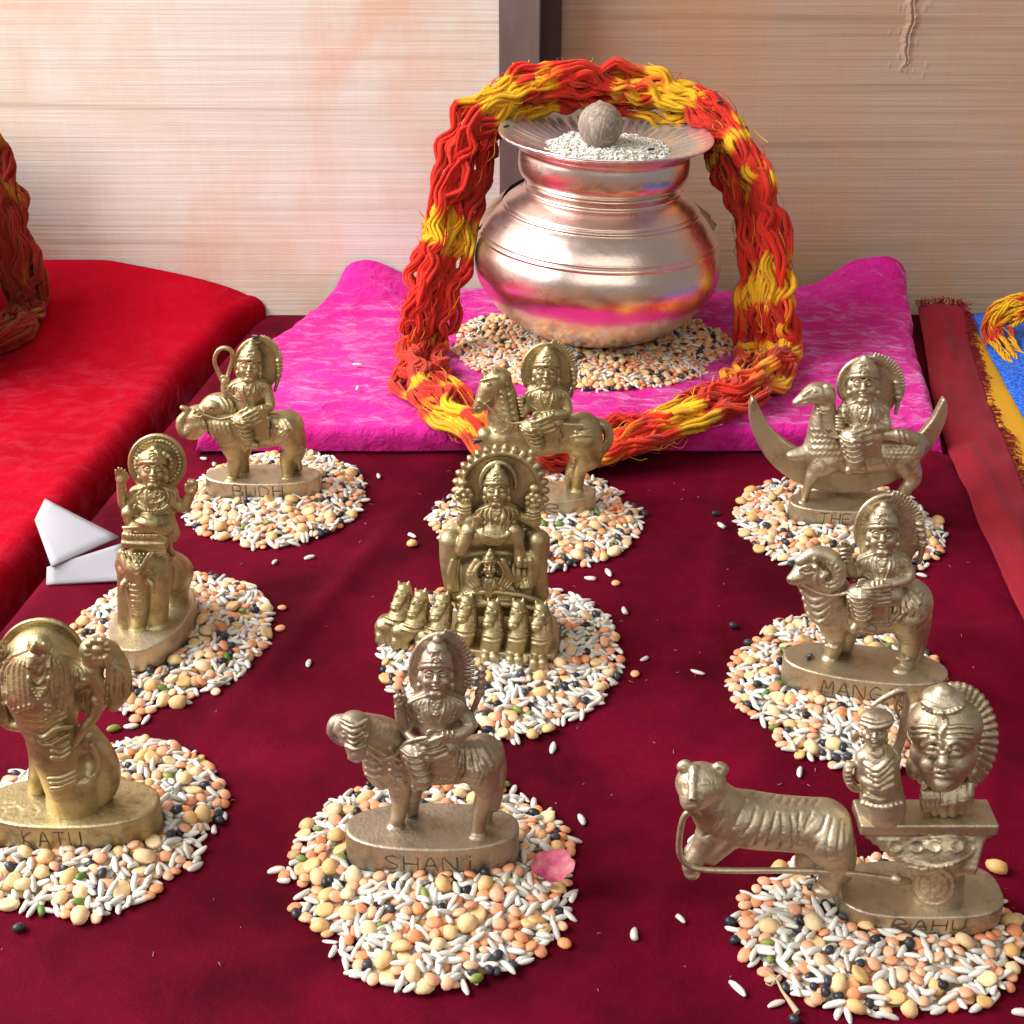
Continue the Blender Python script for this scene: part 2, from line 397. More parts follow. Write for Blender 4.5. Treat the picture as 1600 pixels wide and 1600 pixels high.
# peeling veneer: a split with raised curling lips on the brown board
def veneer_crack():
    Vs, Fs, off = [], [], 0; rg = np.random.default_rng(4); x0 = at(1418, 60, WALL_Y + 24)[0]; z0 = at(1418, 112, WALL_Y + 24)[2]
    zs = np.linspace(z0, z0 + 130, 150); path = x0 + 4.0 * fbm(zs / 11., zs * 0, 5, 4) * 2
    for side in (-1, 1):
        P = []
        for z, x in zip(zs, path):
            q = min(1, (z - z0) / 14); w = (.9 + 4 * abs(fbm(z / 2.2, side * 3., 8, 3))) * q; lift = (.5 + 2.2 * abs(fbm(z / 2.6, 2.0 + side, 9, 3))) * q; gap = (.35 + 1.0 * abs(fbm(z / 3., 9. + side, 19, 2))) * q
            P.append([[x + side * gap, 24.2, z], [x + side * (gap + .15), 23.6 - lift, z], [x + side * (gap + .8 + w * .3), 23.9 - lift * .75, z], [x + side * (gap + 1.6 + w * .8), 23.9 - lift * .15, z], [x + side * (2.6 + w * 1.3), 24.05, z]])
        P = np.array(P); Vs.append(P.reshape(-1, 3)); Fs.append(grid_faces(len(P), 5, off=off)); off += P.size // 3
    for i in range(46):                       # blisters beside the split
        c = np.array([x0 + rg.normal(0, 6), 24.0, z0 + rg.uniform(-6, 80)]); r = rg.uniform(.7, 1.9); a = np.arange(8) / 8 * 2 * math.pi
        V = [c + [0, -.09 * r, 0]] + [c + [r * .6 * math.cos(t), -.06 * r, r * 1.3 * math.sin(t)] for t in a] + [c + [r * math.cos(t), .1, r * 2.0 * math.sin(t)] for t in a]
        Vs.append(np.array(V)); Fs.append(np.array([[0, 1 + j, 1 + (j + 1) % 8, 1 + (j + 1) % 8] for j in range(8)] + [[1 + j, 9 + j, 9 + (j + 1) % 8, 1 + (j + 1) % 8] for j in range(8)]) + off); off += 17
    F = np.vstack(Fs); tri = F[:, 2] == F[:, 3]
    return make_mesh('veneer_crack', np.vstack(Vs), [F[~tri], F[tri][:, :3]], M['ply_right'])
link('peeling_veneer', veneer_crack(), ob)

floor_me = box_mesh('floor', (-1500, -900, -330), (1500, 900, -310), M['table'])
tag(link('floor', floor_me), 'dark floor below the altar tables', kind='structure')
tab = link('altar_table', box_mesh('altar_table', (-128, 120, -60), (330, 852, -3.5), M['table'], 2)); tag(tab, kind='structure')
tag(link('side_table', box_mesh('side_table', (-800, 120, -90), (-245, 852, -16), M['table'], 2)), kind='structure')

# maroon velvet spread over the table
LE = np.array([[100, -262], [480, -215], [548, -206], [640, -195], [763, -178], [858, -164]])        # (Y, X) of its left edge
def left_edge(Y): return np.interp(Y, LE[:, 0], LE[:, 1])
def maroon_z(X, Y):
    z = 1.2 * fbm(X / 90., Y / 70., 3, 3) + .5 * fbm(X / 22., Y / 30., 12, 2)
    z += 1.6 * np.exp(-((Y - 655 + .05 * X) / 7.) ** 2) * .4
    for (cx, cy, dx, dy, L, a, w) in ((-75, 520, .35, 1, 90, 1.6, 6), (150, 470, 1, .35, 80, 1.3, 8), (215, 640, -.2, 1, 70, 2.0, 7), (-110, 390, 1, .1, 60, .9, 7), (60, 350, .6, 1, 70, 1.0, 6), (-20, 640, 1, .05, 120, .8, 3.5), (95, 560, .2, 1, 60, .9, 4), (-130, 600, .5, 1, 50, .9, 4), (170, 395, .4, 1, 50, 1.0, 4.5), (-60, 310, 1, .3, 60, .9, 4)):
        n = math.hypot(dx, dy); dx /= n; dy /= n; s = (X - cx) * dx + (Y - cy) * dy; t = -(X - cx) * dy + (Y - cy) * dx
        z += 1.7 * a * np.exp(-(t / w) ** 2) * np.exp(-(s / L) ** 2)
    return z - .5
ny, nx = 200, 190
Yg = np.linspace(120, 857, ny); V = []
for Y in Yg:
    xl = left_edge(Y); xs = np.concatenate([np.linspace(xl, 330, nx - 8)])
    zz = maroon_z(xs, np.full_like(xs, Y))
    zz = zz - 5.0 * np.clip(1 - (xs - xl) / 9.0, 0, 1) ** 2
    fold = np.stack([np.full(8, xl) - np.array([-0.0, .8, 1.2, 1.4, 1.4, 1.2, 1.0, .8])[::-1], np.full(8, Y), zz[0] - np.linspace(70, 1.0, 8)], 1)
    V.append(np.vstack([fold, np.stack([xs, np.full_like(xs, Y), zz], 1)]))
me = make_mesh('maroon_cloth', np.array(V).reshape(-1, 3), grid_faces(ny, nx)[:, ::-1], M['maroon'])
tag(link('maroon_cloth', me), 'dark maroon velvet cloth spread over the table under the figurines', 'cloth')

# red velvet on the neighbouring table, turned up against the wall
RE = np.array([[100, -281], [480, -232], [548, -222], [640, -211], [784, -193], [830, -176], [857, -158]])
ny, nx = 110, 110; V = []
for Y in np.linspace(120, 857, ny):
    xr = np.interp(Y, RE[:, 0], RE[:, 1]); q = np.linspace(0, 1, nx - 14); xs = xr - 11 - 620 * (1 - q) ** 1.5
    up = np.clip((Y - 770) / 87., 0, 1) ** 1.7
    zz = 1.6 * fbm(xs / 70., Y / 70. + 0 * xs, 21, 3) + up * (9 + 27 * np.clip((-xs - 165) / 90., 0, 1) ** .6)
    zz += 1.5 * np.exp(-((Y - 640 + .4 * (xs + 260)) / 16.) ** 2)
    a = np.linspace(0, 1, 15)[1:]; ang = np.minimum(a * 1.6, 1) * math.pi / 2
    rx = xr - 11 + 11 * np.sin(ang); rz = zz[-1] - 11 + 11 * np.cos(ang) - np.clip(a - .62, 0, 1) / .38 * 70
    rx = rx - np.clip(a - .62, 0, 1) * 14
    V.append(np.vstack([np.stack([xs, np.full_like(xs, Y), zz], 1), np.stack([rx, np.full_like(rx, Y), rz], 1)]))
me = make_mesh('red_cloth', np.array(V).reshape(-1, 3), grid_faces(ny, nx)[:, ::-1], M['red'])
tag(link('red_cloth', me), 'bright red velvet cloth over the side table, turned up at the wall', 'cloth')

# pink crushed velvet folded over a low plank under the pot
plank = link('plank', box_mesh('plank', (-100, 660, 2.2), (205, 836, 12.0), M['table'], 1)); tag(plank, 'low wooden plank wrapped in the pink velvet under the copper pot', 'plank')
def pink_profile(X):
    """(Y, Z) path from front bottom, over the front roll, across the top, up the wall"""
    a = np.linspace(0, math.pi / 2, 8)
    P = [(651.5, 1.8), (650.8, 6.0)] + [(656 - 5 * math.cos(t), 10.2 + 5 * math.sin(t)) for t in a]
    P += [(y, 15.2) for y in np.linspace(660, 800, 42)]
    zb = 10 + 19 * math.exp(-((X + 92) / 30.) ** 2) + 22 * (1 / (1 + math.exp(-(X - 204) / 7.)))
    zb *= 1 - .25 * (1 / (1 + math.exp(-(X - 246) / 3.)))
    for t in np.linspace(.05, 1, 22): P.append((800 + 55 * t, 15.2 + (zb - 8) * t ** 2.2))
    return np.array(P)
nx = 150; V = []
for iu, u in enumerate(np.linspace(0, 1, nx)):
    P0 = pink_profile(0); row = []
    for (Y0, _), j in zip(P0, range(len(P0))):
        xl = np.interp(Y0, [651, 780, 857], [-163, -146, -106]); xr = np.interp(Y0, [651, 800, 857], [221, 243, 249])
        X = xl + (xr - xl) * u; Y, Z = pink_profile(X)[j]
        side = max(0, 1 - min(X - xl, xr - X) / 8.0); Z = Z - (min(Z, 15.2) - 1.0) * (1 - math.sqrt(max(0, 1 - side ** 2))) * (1 if Y < 805 else .25)
        w = 3.4 * float(fbm(X / 45., Y / 22., 31, 3)) + 2.0 * float(fbm(X / 16., Y / 9., 33, 3)); w += 1.6 * math.exp(-((Y - 690 - .12 * X) / 4.) ** 2) * (1 if X < 0 else .4) + 1.8 * math.exp(-((Y - 812 + .05 * X) / 4.) ** 2)
        row.append((X + (.8 * float(fbm(X / 20., Y / 20., 41, 2))), Y + (1.5 * float(fbm(X / 30., Z / 9., 35, 2)) if Y < 657 else 0), Z + (w if Y > 660 else w * .15)))
    V.append(row)
V = np.array(V)
me = make_mesh('pink_cloth', V.reshape(-1, 3), grid_faces(V.shape[0], V.shape[1]), M['pink'])
tag(link('pink_cloth', me), 'shiny pink crushed velvet cloth folded under the copper pot', 'cloth')

# right-hand cloths: crimson with a frayed edge, yellow, blue
def plain_cloth(name, base, dark, tint, sheen=.3):
    m = Mat(name, Roughness=.8, Specular_IOR_Level=.2); n = m.noise(m.coord((25, 25, 25)), 1, 4)
    f = m.noise(m.coord((1800, 1800, 1800)), 1, 2)
    m.set('Color', m.mix(n, dark, base)); m.set('Sheen_Weight', sheen); m.set('Sheen_Tint', tint); m.bump(f, .4, .0006); return m.m
M['crimson'] = plain_cloth('crimson_cloth', (.30, .010, .022), (.17, .004, .010), (1, .3, .4), .12)
M['yellow'] = plain_cloth('yellow_cloth', (.72, .36, .01), (.55, .25, .008), (1, .8, .4), .1)
bm_ = Mat('blue_brocade', Roughness=.45, Specular_IOR_Level=.5)
vo = bm_.node('ShaderNodeTexVoronoi', i_Vector=bm_.coord((380, 380, 380)), i_Scale=1.0, feature='DISTANCE_TO_EDGE').outputs[0]
bm_.set('Color', bm_.mix(bm_.ramp(vo, [(.05, (1, 1, 1)), (.2, (0, 0, 0))]), (.006, .06, .52), (.03, .22, .85))); bm_.bump(vo, .5, .001); M['blue'] = bm_.m
def strip_cloth(name, L, R, zf, mat, label, nu=26, nv=90, seed=0):
    """L, R: control points (X, Y) of the left and right borders"""
    l = catmull(np.array([[*p, 0] for p in L]), 12); r = catmull(np.array([[*p, 0] for p in R]), 12)
    res = lambda P: np.stack([np.interp(np.linspace(0, 1, nv), np.linspace(0, 1, len(P)), P[:, i]) for i in range(2)], 1)
    l, r = res(l), res(r); u = np.linspace(0, 1, nu)
    XY = l[None] * (1 - u)[:, None, None] + r[None] * u[:, None, None]
    Z = zf(u[:, None], XY[..., 0], XY[..., 1])
    Vt = np.concatenate([XY, Z[..., None]], -1)
    Vb = Vt.copy(); Vb[..., 2] -= .9
    n = nu * nv; F = [grid_faces(nu, nv), grid_faces(nu, nv)[:, ::-1] + n]
    rim = [i * nv for i in range(nu)] + [(nu - 1) * nv + j for j in range(1, nv)] + [i * nv + nv - 1 for i in range(nu - 2, -1, -1)] + [j for j in range(nv - 2, 0, -1)]
    rim = np.array(rim); nxt = np.roll(rim, -1); F.append(np.stack([rim, rim + n, nxt + n, nxt], 1))
    o = link(name, make_mesh(name, np.vstack([Vt.reshape(-1, 3), Vb.reshape(-1, 3)]), np.vstack(F), mat))
    return tag(o, label, 'cloth'), Vt
cr, crV = strip_cloth('crimson_cloth', [(199, 330), (210, 480), (219, 600), (232, 712), (246, 780), (257, 846)], [(232, 330), (240, 480), (247, 590), (262, 700), (274, 780), (286, 846)],
    lambda u, X, Y: 4.0 + 2.2 * np.sin(u * math.pi) + 6.0 * fbm(X / 13., Y / 30., 51, 3) + 1.2 * np.exp(-((u - .35 - .15 * np.sin(Y / 40)) / .16) ** 2) - 1.6 * u + 6 * np.clip((Y - 800) / 46, 0, 1),
    M['crimson'], 'crimson cloth strip with a frayed right edge beside the maroon velvet')
# frayed threads along its right border and back end
Vs, Fs, off = [], [], 0
r2 = np.random.default_rng(5)
edge = np.vstack([crV[-1], crV[:, -1][::2]])
for i in range(len(edge) * 9):
    p = edge[r2.integers(len(edge))] + r2.normal(0, .8, 3) * [1, 1, .2]; L = r2.uniform(2, 6)
    dirv = np.array([1, r2.normal(0, .5), -.25]); 
    if p[1] > 842: dirv = np.array([r2.normal(0, .6), .35, .8]); L *= .8
    q = p + dirv * L; mid = (p + q) / 2 + r2.normal(0, .6, 3) + [0, 0, .4]
    v, f = sweep(catmull([p, mid, q], 3), .22, 4); Vs.append(v); Fs.append(f + off); off += len(v)
fr = link('fringe', make_mesh('fringe', np.vstack(Vs), np.vstack(Fs), M['crimson']), cr); fr['kind'] = 'stuff'
strip_cloth('yellow_cloth', [(228, 480), (240, 600), (258, 720), (276, 846)], [(300, 480), (315, 600), (330, 720), (345, 850)],
    lambda u, X, Y: 1.2 + 1.0 * fbm(X / 20., Y / 30., 55, 2), M['yellow'], 'yellow cloth between the crimson strip and the blue brocade', seed=1)
strip_cloth('blue_cloth', [(258, 560), (265, 600), (272, 660), (276, 700), (283, 770), (291, 846)], [(330, 560), (345, 600), (356, 700), (366, 770), (380, 846)],
    lambda u, X, Y: 3.4 + 2.2 * np.sin(np.clip(u * 6, 0, math.pi / 2)) + 1.5 * fbm(X / 14., Y / 18., 57, 2) + 2.2 * np.exp(-((Y - 676) / 8.) ** 2), M['blue'], 'shiny blue patterned cloth at the far right', seed=2)
# ================================================================ copper pot with foil rim, rice, nut, yarn garland
cm = Mat('polished_copper', Metallic=1.0)
cn = cm.noise(cm.coord((30, 30, 30)), 1, 5, .6); sm = cm.noise(cm.coord((28, 28, 46)), 1, 6, .7, .8)
cm.set('Color', cm.mix(cm.ramp(cn, [(.35, (0, 0, 0)), (.7, (1, 1, 1))]), (.82, .61, .51), (.90, .74, .66)))
rr = cm.node('ShaderNodeMapRange', i_Value=sm); rr.inputs[3].default_value = .14; rr.inputs[4].default_value = .42
cm.set('Roughness', rr.outputs[0]); nb_ = cm.bump(cm.noise(cm.coord((45, 45, 55)), 1, 3, .5), .10, .004); cm.bump(cm.noise(cm.coord((260, 260, 500)), 1, 4, .65), .05, .001, nb_); M['copper'] = cm.m
fm = Mat('silver_foil', Metallic=.85, Color=(.92, .92, .92), Roughness=.24); fm.bump(fm.noise(fm.coord((160, 160, 160)), 1, 3), .25, .001); M['foil'] = fm.m

POT = np.array([46.5, 768.0, 22.0])          # base of the pot on its bed of grain
pot = thing('copper_pot', POT, 'round polished copper pot with flared silver rim standing on a grain bed on pink velvet', 'pot')
pot.rotation_euler = (math.radians(0), math.radians(2.2), 0)
pr = [(0, 1.5), (20, 0.6), (34, 3.5), (46, 9.5), (57, 18), (64.5, 27), (68.6, 36), (69.6, 43), (68.6, 50), (66.6, 55), (66.2, 56), (66.4, 57), (65.9, 58), (65.2, 58.6), (65.3, 59.6), (64.6, 60.6), (61.5, 65), (57.5, 69.5), (55.0, 71.8), (54.6, 72.6), (54.9, 73.4), (54.0, 74.3), (53.2, 74.6), (53.1, 75.6), (50, 78), (46.5, 80.5), (44.0, 82.0), (43.4, 82.4), (43.6, 83.4), (43.0, 84.2), (41.2, 85.0), (40.2, 86.0), (40.3, 87), (42.6, 88.2), (45.2, 90.2), (46.6, 93.5), (46.9, 97.5), (46.6, 101.5), (46.2, 104.2), (47.4, 106.2), (50, 108.0), (52.4, 109.3), (51.5, 109.6), (46.5, 106.4), (44.8, 103.5), (44.4, 95)]
pr = catmull(np.array([[a, 0, b] for a, b in pr]), 5)[:, [0, 2]]
v, f = lathe(pr, 128); v[:, 2] *= 1.015
body = link('body', make_mesh('pot_body', v, f[:, ::-1], M['copper']), pot)
# flared foil-covered lip with crimps
seg = 240; a = np.arange(seg) / seg * 2 * math.pi
rows = [(20, 105.6, .2), (28.0, 106.2, .4), (34.0, 107.0, .8), (39.0, 108.2, 1.3), (44.0, 109.8, 1.5), (49.0, 111.8, 1.2), (52.5, 113.0, .6), (55.5, 114.0, .35), (57.6, 114.7, .3), (58.4, 114.6, .3), (58.2, 113.6, .3), (56, 112.4, .3), (53.0, 111.4, .2)]
rad = np.random.default_rng(3); ph = np.cumsum(rad.uniform(.5, 1.5, seg)) * 1.35
V = []
for r, z, amp in rows:
    w = amp * np.sin(ph) + .4 * np.sin(a * 5 + 1) + .3 * np.sin(a * 3)
    V.append(np.stack([(r + .25 * w) * np.cos(a), (r + .25 * w) * np.sin(a), z + .55 * w], 1))
V = np.array(V); me = make_mesh('rim', V.reshape(-1, 3), grid_faces(len(rows), seg, False, True), M['foil'])
rim = link('rim', me, pot); rim['label'] = 'crimped silver foil lip of the pot'

nm = Mat('betel_nut', Roughness=.7, Specular_IOR_Level=.3)
nv = nm.coord((190, 190, 60)); nn = nm.noise(nv, 1, 3, .5, 2.2)
nm.set('Color', nm.mix(nm.ramp(nn, [(.42, (1, 1, 1)), (.5, (0, 0, 0)), (.58, (1, 1, 1))]), (.42, .33, .26), (.25, .18, .135))); nm.bump(nn, .5, .0015); M['nut'] = nm.m
s = Solid(); s.ball((0, 0, 10.8), (12.0, 11.8, 12.0), k=.1); s.ball((1, -1, 1.5), (5, 5, 2.5), k=2); s.ball((-.5, 2, 22.6), (1.6, 1.6, .9), k=.8)
nut_me = s.mesh('betel_nut', M['nut'], .7)

# ---------------------------------------------------------------- cotton yarn
ym = Mat('dyed_cotton', Roughness=.85, Specular_IOR_Level=.15)
yc = ym.node('ShaderNodeVertexColor', layer_name='dye').outputs['Color']
yf = ym.noise(ym.coord((1400, 1400, 1400)), 1, 3, .6)
ym.set('Color', ym.mix(1.0, yc, ym.ramp(yf, [(.25, (.7, .7, .7)), (.75, (1.2, 1.2, 1.2))]), 'MULTIPLY')); ym.set('Sheen_Weight', .4); ym.set('Sheen_Tint', (1, .6, .4)); ym.bump(yf, .6, .0012); M['yarn'] = ym.m
RED, ORA, YEL = np.array([.70, .020, .010]), np.array([.85, .17, .008]), np.array([.95, .50, .012])
def wrap(fn, q, tot, closed):
    v = fn(q)
    if not closed: return v
    w = np.clip((q - (tot - 60)) / 60., 0, 1); return v * (1 - w) + fn(q - tot) * w
def dye(s, ph, seed, bias=.0):
    """red/yellow bands along the length s (mm)"""
    x = np.asarray(s, float)
    n = vnoise(x / 12.5 + ph, np.full_like(x, .37 * seed), 77) + bias + .18 * (vnoise(x / 6., np.full_like(x, seed * 1.7), 78) - .5)
    t = np.clip((n - .53) / .10, 0, 1)[:, None]
    return np.where(t < .5, RED + (ORA - RED) * t * 2, ORA + (YEL - ORA) * (t - .5) * 2)
def garland(name, center, width, depth, n_str, label, wvec=None, closed=True, seed=0, r=1.95, bias=0.0, sub=6, cat='garland', fuzz=160, step=2.2, shade_mul=1.0):
    """skein of strands that wander inside an elliptical section round the centre line"""
    rg = np.random.default_rng(seed)
    C = catmull(center, 12, closed); L = np.linalg.norm(np.diff(np.vstack([C, C[:1]]) if closed else C, axis=0), axis=1)
    s = np.concatenate([[0], np.cumsum(L)]); tot = s[-1]; n = int(tot / step)
    q = np.linspace(0, tot, n, endpoint=not closed); Cc = np.vstack([C, C[:1]]) if closed else C
    W_ = catmull(wvec, 12, closed); W_ = np.vstack([W_, W_[:1]]) if closed else W_
    W = np.stack([np.interp(q, s, W_[:, i]) for i in range(3)], 1)
    C = np.stack([np.interp(q, s, Cc[:, i]) for i in range(3)], 1)
    T = np.gradient(C, axis=0); T /= np.linalg.norm(T, axis=1)[:, None]
    W -= T * (W * T).sum(1)[:, None]; W /= np.linalg.norm(W, axis=1)[:, None]; D = np.cross(T, W)
    org = C[0].copy() if not closed else np.array([C[:, 0].mean(), C[:, 1].mean(), C[:, 2].min()])
    g = thing(name, org, label, cat)
    for i in range(n_str):
        a0, rr = rg.uniform(0, 2 * math.pi), math.sqrt((i + .5) / n_str)
        z1, z2, z3 = rg.uniform(30, 55), rg.uniform(0, 60), rg.uniform(0, 60)
        wob = lambda k: wrap(lambda q_: (vnoise(q_ / z1 + z2, np.full(len(q_), k * 3.3 + i), 200 + seed) - .5) + 1.25 * (vnoise(q_ / 9. + z3, np.full(len(q_), k * 1.3 + i), 210 + seed) - .5), q, tot, closed)
        blend = 1.0
        ox = rr * math.cos(a0) * width + wob(1) * width * .75 * blend; oy = rr * math.sin(a0) * depth + wob(2) * depth * .75 * blend
        P = C + W * ox[:, None] + D * oy[:, None]
        rs = r * wrap(lambda q_: 1 + .6 * (vnoise(q_ / 16. + i, np.full(len(q_), i * .7), 300) - .5), q, tot, closed)
        Vs, Fs, Cs, off = [], [], [], 0; tw = tot / (2 * math.pi * rg.integers(4, 9)) * rg.choice([-1, 1]); ph = rg.uniform(0, .55)
        Tn = np.gradient(P, axis=0); Tn /= np.linalg.norm(Tn, axis=1)[:, None]; Wn = W - Tn * (W * Tn).sum(1)[:, None]; Wn /= np.linalg.norm(Wn, axis=1)[:, None]; Dn = np.cross(Tn, Wn)
        col = dye(q, ph, (i + seed) * .13, bias) * rg.uniform(.85, 1.08) * shade_mul
        for k in range(sub):
            a = 2 * math.pi * k / sub + q / tw + wrap(lambda q_: 1.6 * (vnoise(q_ / 18., np.full(len(q_), k + i * 5.), 320) - .5), q, tot, closed)
            rad_ = rs * wrap(lambda q_: 1.0 + .8 * (vnoise(q_ / 15. + k * 7, np.full(len(q_), k * 2. + i), 330) - .5), q, tot, closed)
            Pk = P + Wn * (np.cos(a) * rad_)[:, None] + Dn * (np.sin(a) * rad_)[:, None]
            v, f = sweep(Pk, rs * .62, 5, closed); Vs.append(v - org); Fs.append(f + off); off += len(v); Cs.append(np.repeat(col * rg.uniform(.92, 1.05), 5, 0))
        me = make_mesh('strand', np.vstack(Vs), np.vstack(Fs), M['yarn']); vcol(me, 'dye', np.vstack(Cs)); link('strand', me, g)
    Vs, Fs, Cs, off = [], [], [], 0
    for i in range(fuzz):                       # loose fibres standing off the skein
        j = rg.integers(4, n - 4); a = rg.uniform(0, 2 * math.pi); p = C[j] + W[j] * width * math.cos(a) * 1.0 + D[j] * depth * math.sin(a) * 1.0
        L_ = rg.uniform(5, 16); out = W[j] * math.cos(a) + D[j] * math.sin(a); t = T[j] * rg.choice([-1, 1])
        pts = [p - t * L_ * .3, p + out * rg.uniform(.5, 2.5), p + t * L_ * .4 + out * rg.uniform(.5, 3.5) + rg.normal(0, 1.2, 3), p + t * L_ * .8 + out * rg.uniform(-1, 4) + rg.normal(0, 1.5, 3)]
        v, f = sweep(catmull(pts, 4), rg.uniform(.12, .28), 4); Vs.append(v - org); Fs.append(f + off); off += len(v)
        Cs.append(np.repeat(dye(q[j:j + 1], .4, i % 9, bias) * shade_mul, len(v), 0))
    if fuzz:
        me = make_mesh('loose_fibres', np.vstack(Vs), np.vstack(Fs), M['yarn']); vcol(me, 'dye', np.vstack(Cs)); o = link('loose_fibres', me, g); o['kind'] = 'stuff'
    return g
# big skein: over the back of the rim, down both sides of the pot, round its front on the velvet
GC = [at(900, 132, 806), at(815, 148, 800), at(752, 200, 788), at(716, 290, 772), at(694, 380, 758), at(672, 470, 742),
      ground(655, 545, 22), ground(672, 606, 21), ground(722, 655, 20), ground(800, 690, 17), ground(890, 700, 11), ground(985, 680, 16), ground(1085, 645, 20), ground(1175, 598, 22), ground(1208, 545, 23),
      at(1200, 475, 742), at(1190, 385, 754), at(1172, 300, 768), at(1140, 218, 786), at(1070, 165, 800), at(985, 142, 808)]
GW = [(0, -.35, .9), (-.3, -.3, .9), (-1, -.3, .5), (-1, -.3, .2), (-1, -.2, .2), (-1, 0, .1), (-.9, -.3, 0), (-.6, -.7, 0), (-.4, -.9, 0), (0, -1, -.2), (0, -.8, -.5), (.2, -1, -.2), (.4, -.9, 0), (.8, -.5, 0), (1, -.2, 0), (1, -.1, 0), (1, -.1, .1), (1, -.2, .2), (1, -.3, .5), (.3, -.3, .9), (0, -.35, .9)]
GC, GW = GC[9:] + GC[:9], GW[9:] + GW[:9]
garland('yarn_garland', GC, 12.5, 6.5, 22, 'thick red and yellow cotton yarn skein looped over and around the copper pot', GW, seed=11, fuzz=700, bias=-.03)
# a second pot on the red velvet, just outside the frame, carries the skein that shows at the left edge
POT2 = np.array([-378.0, 768.0, 3.0]); pot2 = pot.copy(); COL.objects.link(pot2); pot2.location = POT2 / 1000; pot2['label'] = 'second copper pot on the red velvet at the far left'
for ch in (body, rim): c2 = ch.copy(); COL.objects.link(c2); c2.parent = pot2
garland('yarn_garland', [POT2 + [-20, 34, 128], POT2 + [25, 40, 130], at(-60, 190, 815), at(-24, 250, 824), at(2, 330, 822), at(24, 415, 815), ground(36, 480, 18), ground(6, 518, 14), ground(-60, 540, 12), POT2 + [-20, -78, 10]], 11, 7, 22, 'shade-darkened red and yellow yarn skein heaped on the red velvet at the left edge',
        [(0, -.4, .9), (.2, -.4, .9), (.6, 0, .7), (1, 0, .3), (1, 0, 0), (1, 0, 0), (1, -.3, 0), (.5, -1, 0), (0, -1, 0), (0, -1, 0)], closed=False, seed=23, bias=-.22, fuzz=90, shade_mul=.4)  # colour multiplied down so the skein looks as if it lies in shadow
garland('yarn_garland', [at(1640, 478, 800), at(1590, 486, 806), at(1561, 498, 806), at(1556, 524, 800), at(1576, 556, 780), at(1612, 588, 760), at(1660, 600, 750)], 7.0, 5.0, 14, 'small coil of red and orange yarn on the blue cloth',
        [(0, 0, 1), (0, 0, 1), (-1, 0, .3), (-1, 0, 0), (-.7, -.7, 0), (-.5, -.8, 0), (0, -1, 0)], closed=False, seed=31, r=1.0, fuzz=50, sub=4)
# ================================================================ mixed grain
def grain_mat(name, a, b, rough=.45, sss=0.0, spec=.4):
    m = Mat(name, Roughness=rough, Specular_IOR_Level=spec)
    g = m.node('ShaderNodeNewGeometry').outputs['Random Per Island']; oi = m.node('ShaderNodeObjectInfo').outputs['Random']
    r = m.math('FRACT', m.math('ADD', m.math('MULTIPLY', g, 7.31), oi))
    n = m.noise(m.coord((260, 260, 260)), 1, 3, .6)
    c = m.mix(r, a, b); m.set('Color', m.mix(.35, c, m.ramp(n, [(.3, (.62, .6, .56)), (.65, (1.08, 1.08, 1.08))]), 'MULTIPLY'))
    m.bump(n, .12, .0005)
    if sss: m.set('Subsurface_Weight', sss); m.set('Subsurface_Radius', (1, .6, .4)); m.set('Subsurface_Scale', .0012)
    return m.m
def grain_shape(kind, v=0):
    """unit grain in millimetres, lying flat, about 40 to 90 triangles"""
    r = np.random.default_rng(100 + v)
    seg, rings = (8, 6) if kind == 'rice_grain' else (11, 6)
    th = np.linspace(0, math.pi, rings + 1)[1:-1]; ph = np.arange(seg) / seg * 2 * math.pi
    P = []
    for t in th:
        for p in ph: P.append((math.cos(t), math.sin(t) * math.cos(p), math.sin(t) * math.sin(p)))
    P = [(1, 0, 0)] + P + [(-1, 0, 0)]; P = np.array(P)[:, [1, 2, 0]] if kind != 'rice_grain' else np.array(P)
    n = len(P); F4 = [[1 + i * seg + j, 1 + i * seg + (j + 1) % seg, 1 + (i + 1) * seg + (j + 1) % seg, 1 + (i + 1) * seg + j] for i in range(rings - 2) for j in range(seg)]
    F3 = [[0, 1 + (j + 1) % seg, 1 + j] for j in range(seg)] + [[n - 1, n - 1 - seg + j, n - 1 - seg + (j + 1) % seg] for j in range(seg)]
    if kind == 'rice_grain':
        x = P[:, 0]; P = P * [3.35 * r.uniform(.82, 1.14), 1.22, .98]; P[:, 1] += .28 * (1 - x ** 2) * r.choice([-1, 1]); P[:, 2] *= 1
        if v % 4 == 3: P[:, 0] = np.where(P[:, 0] > 1.1, 1.1 + .25 * (P[:, 0] - 1.1), P[:, 0])        # broken grain
    elif kind == 'orange_lentil':
        P = P * [2.45 * r.uniform(.9, 1.1), 2.35 * r.uniform(.88, 1.08), 1.12]
    elif kind == 'split_chickpea':
        z = P[:, 2]; P = P * [3.45 * r.uniform(.85, 1.1), 3.0 * r.uniform(.9, 1.1), 1]; P[:, 2] = np.where(z > 0, z * 2.5, np.maximum(z, -.55) * 1.1); P[:, :2] *= np.where(z[:, None] < -.9, .5, 1)
        if v % 2: P[:, 0] += .35 * np.maximum(0, 1 - np.abs(P[:, 1]) / 2)
    elif kind == 'black_gram':
        P = P * [2.2 * r.uniform(.9, 1.1), 1.7, 1.55]; P = np.sign(P) * np.abs(P) ** .9
    elif kind == 'green_gram':
        P = P * [2.6, 1.5, 1.3]
    P[:, :2] *= 1 + .10 * np.sin(np.arctan2(P[:, 1], P[:, 0]) * 2 + r.uniform(0, 6))[:, None] * r.uniform(.3, 1); P += r.normal(0, .03, P.shape) * np.abs(P).max(0)
    return P, np.array(F4), np.array(F3)
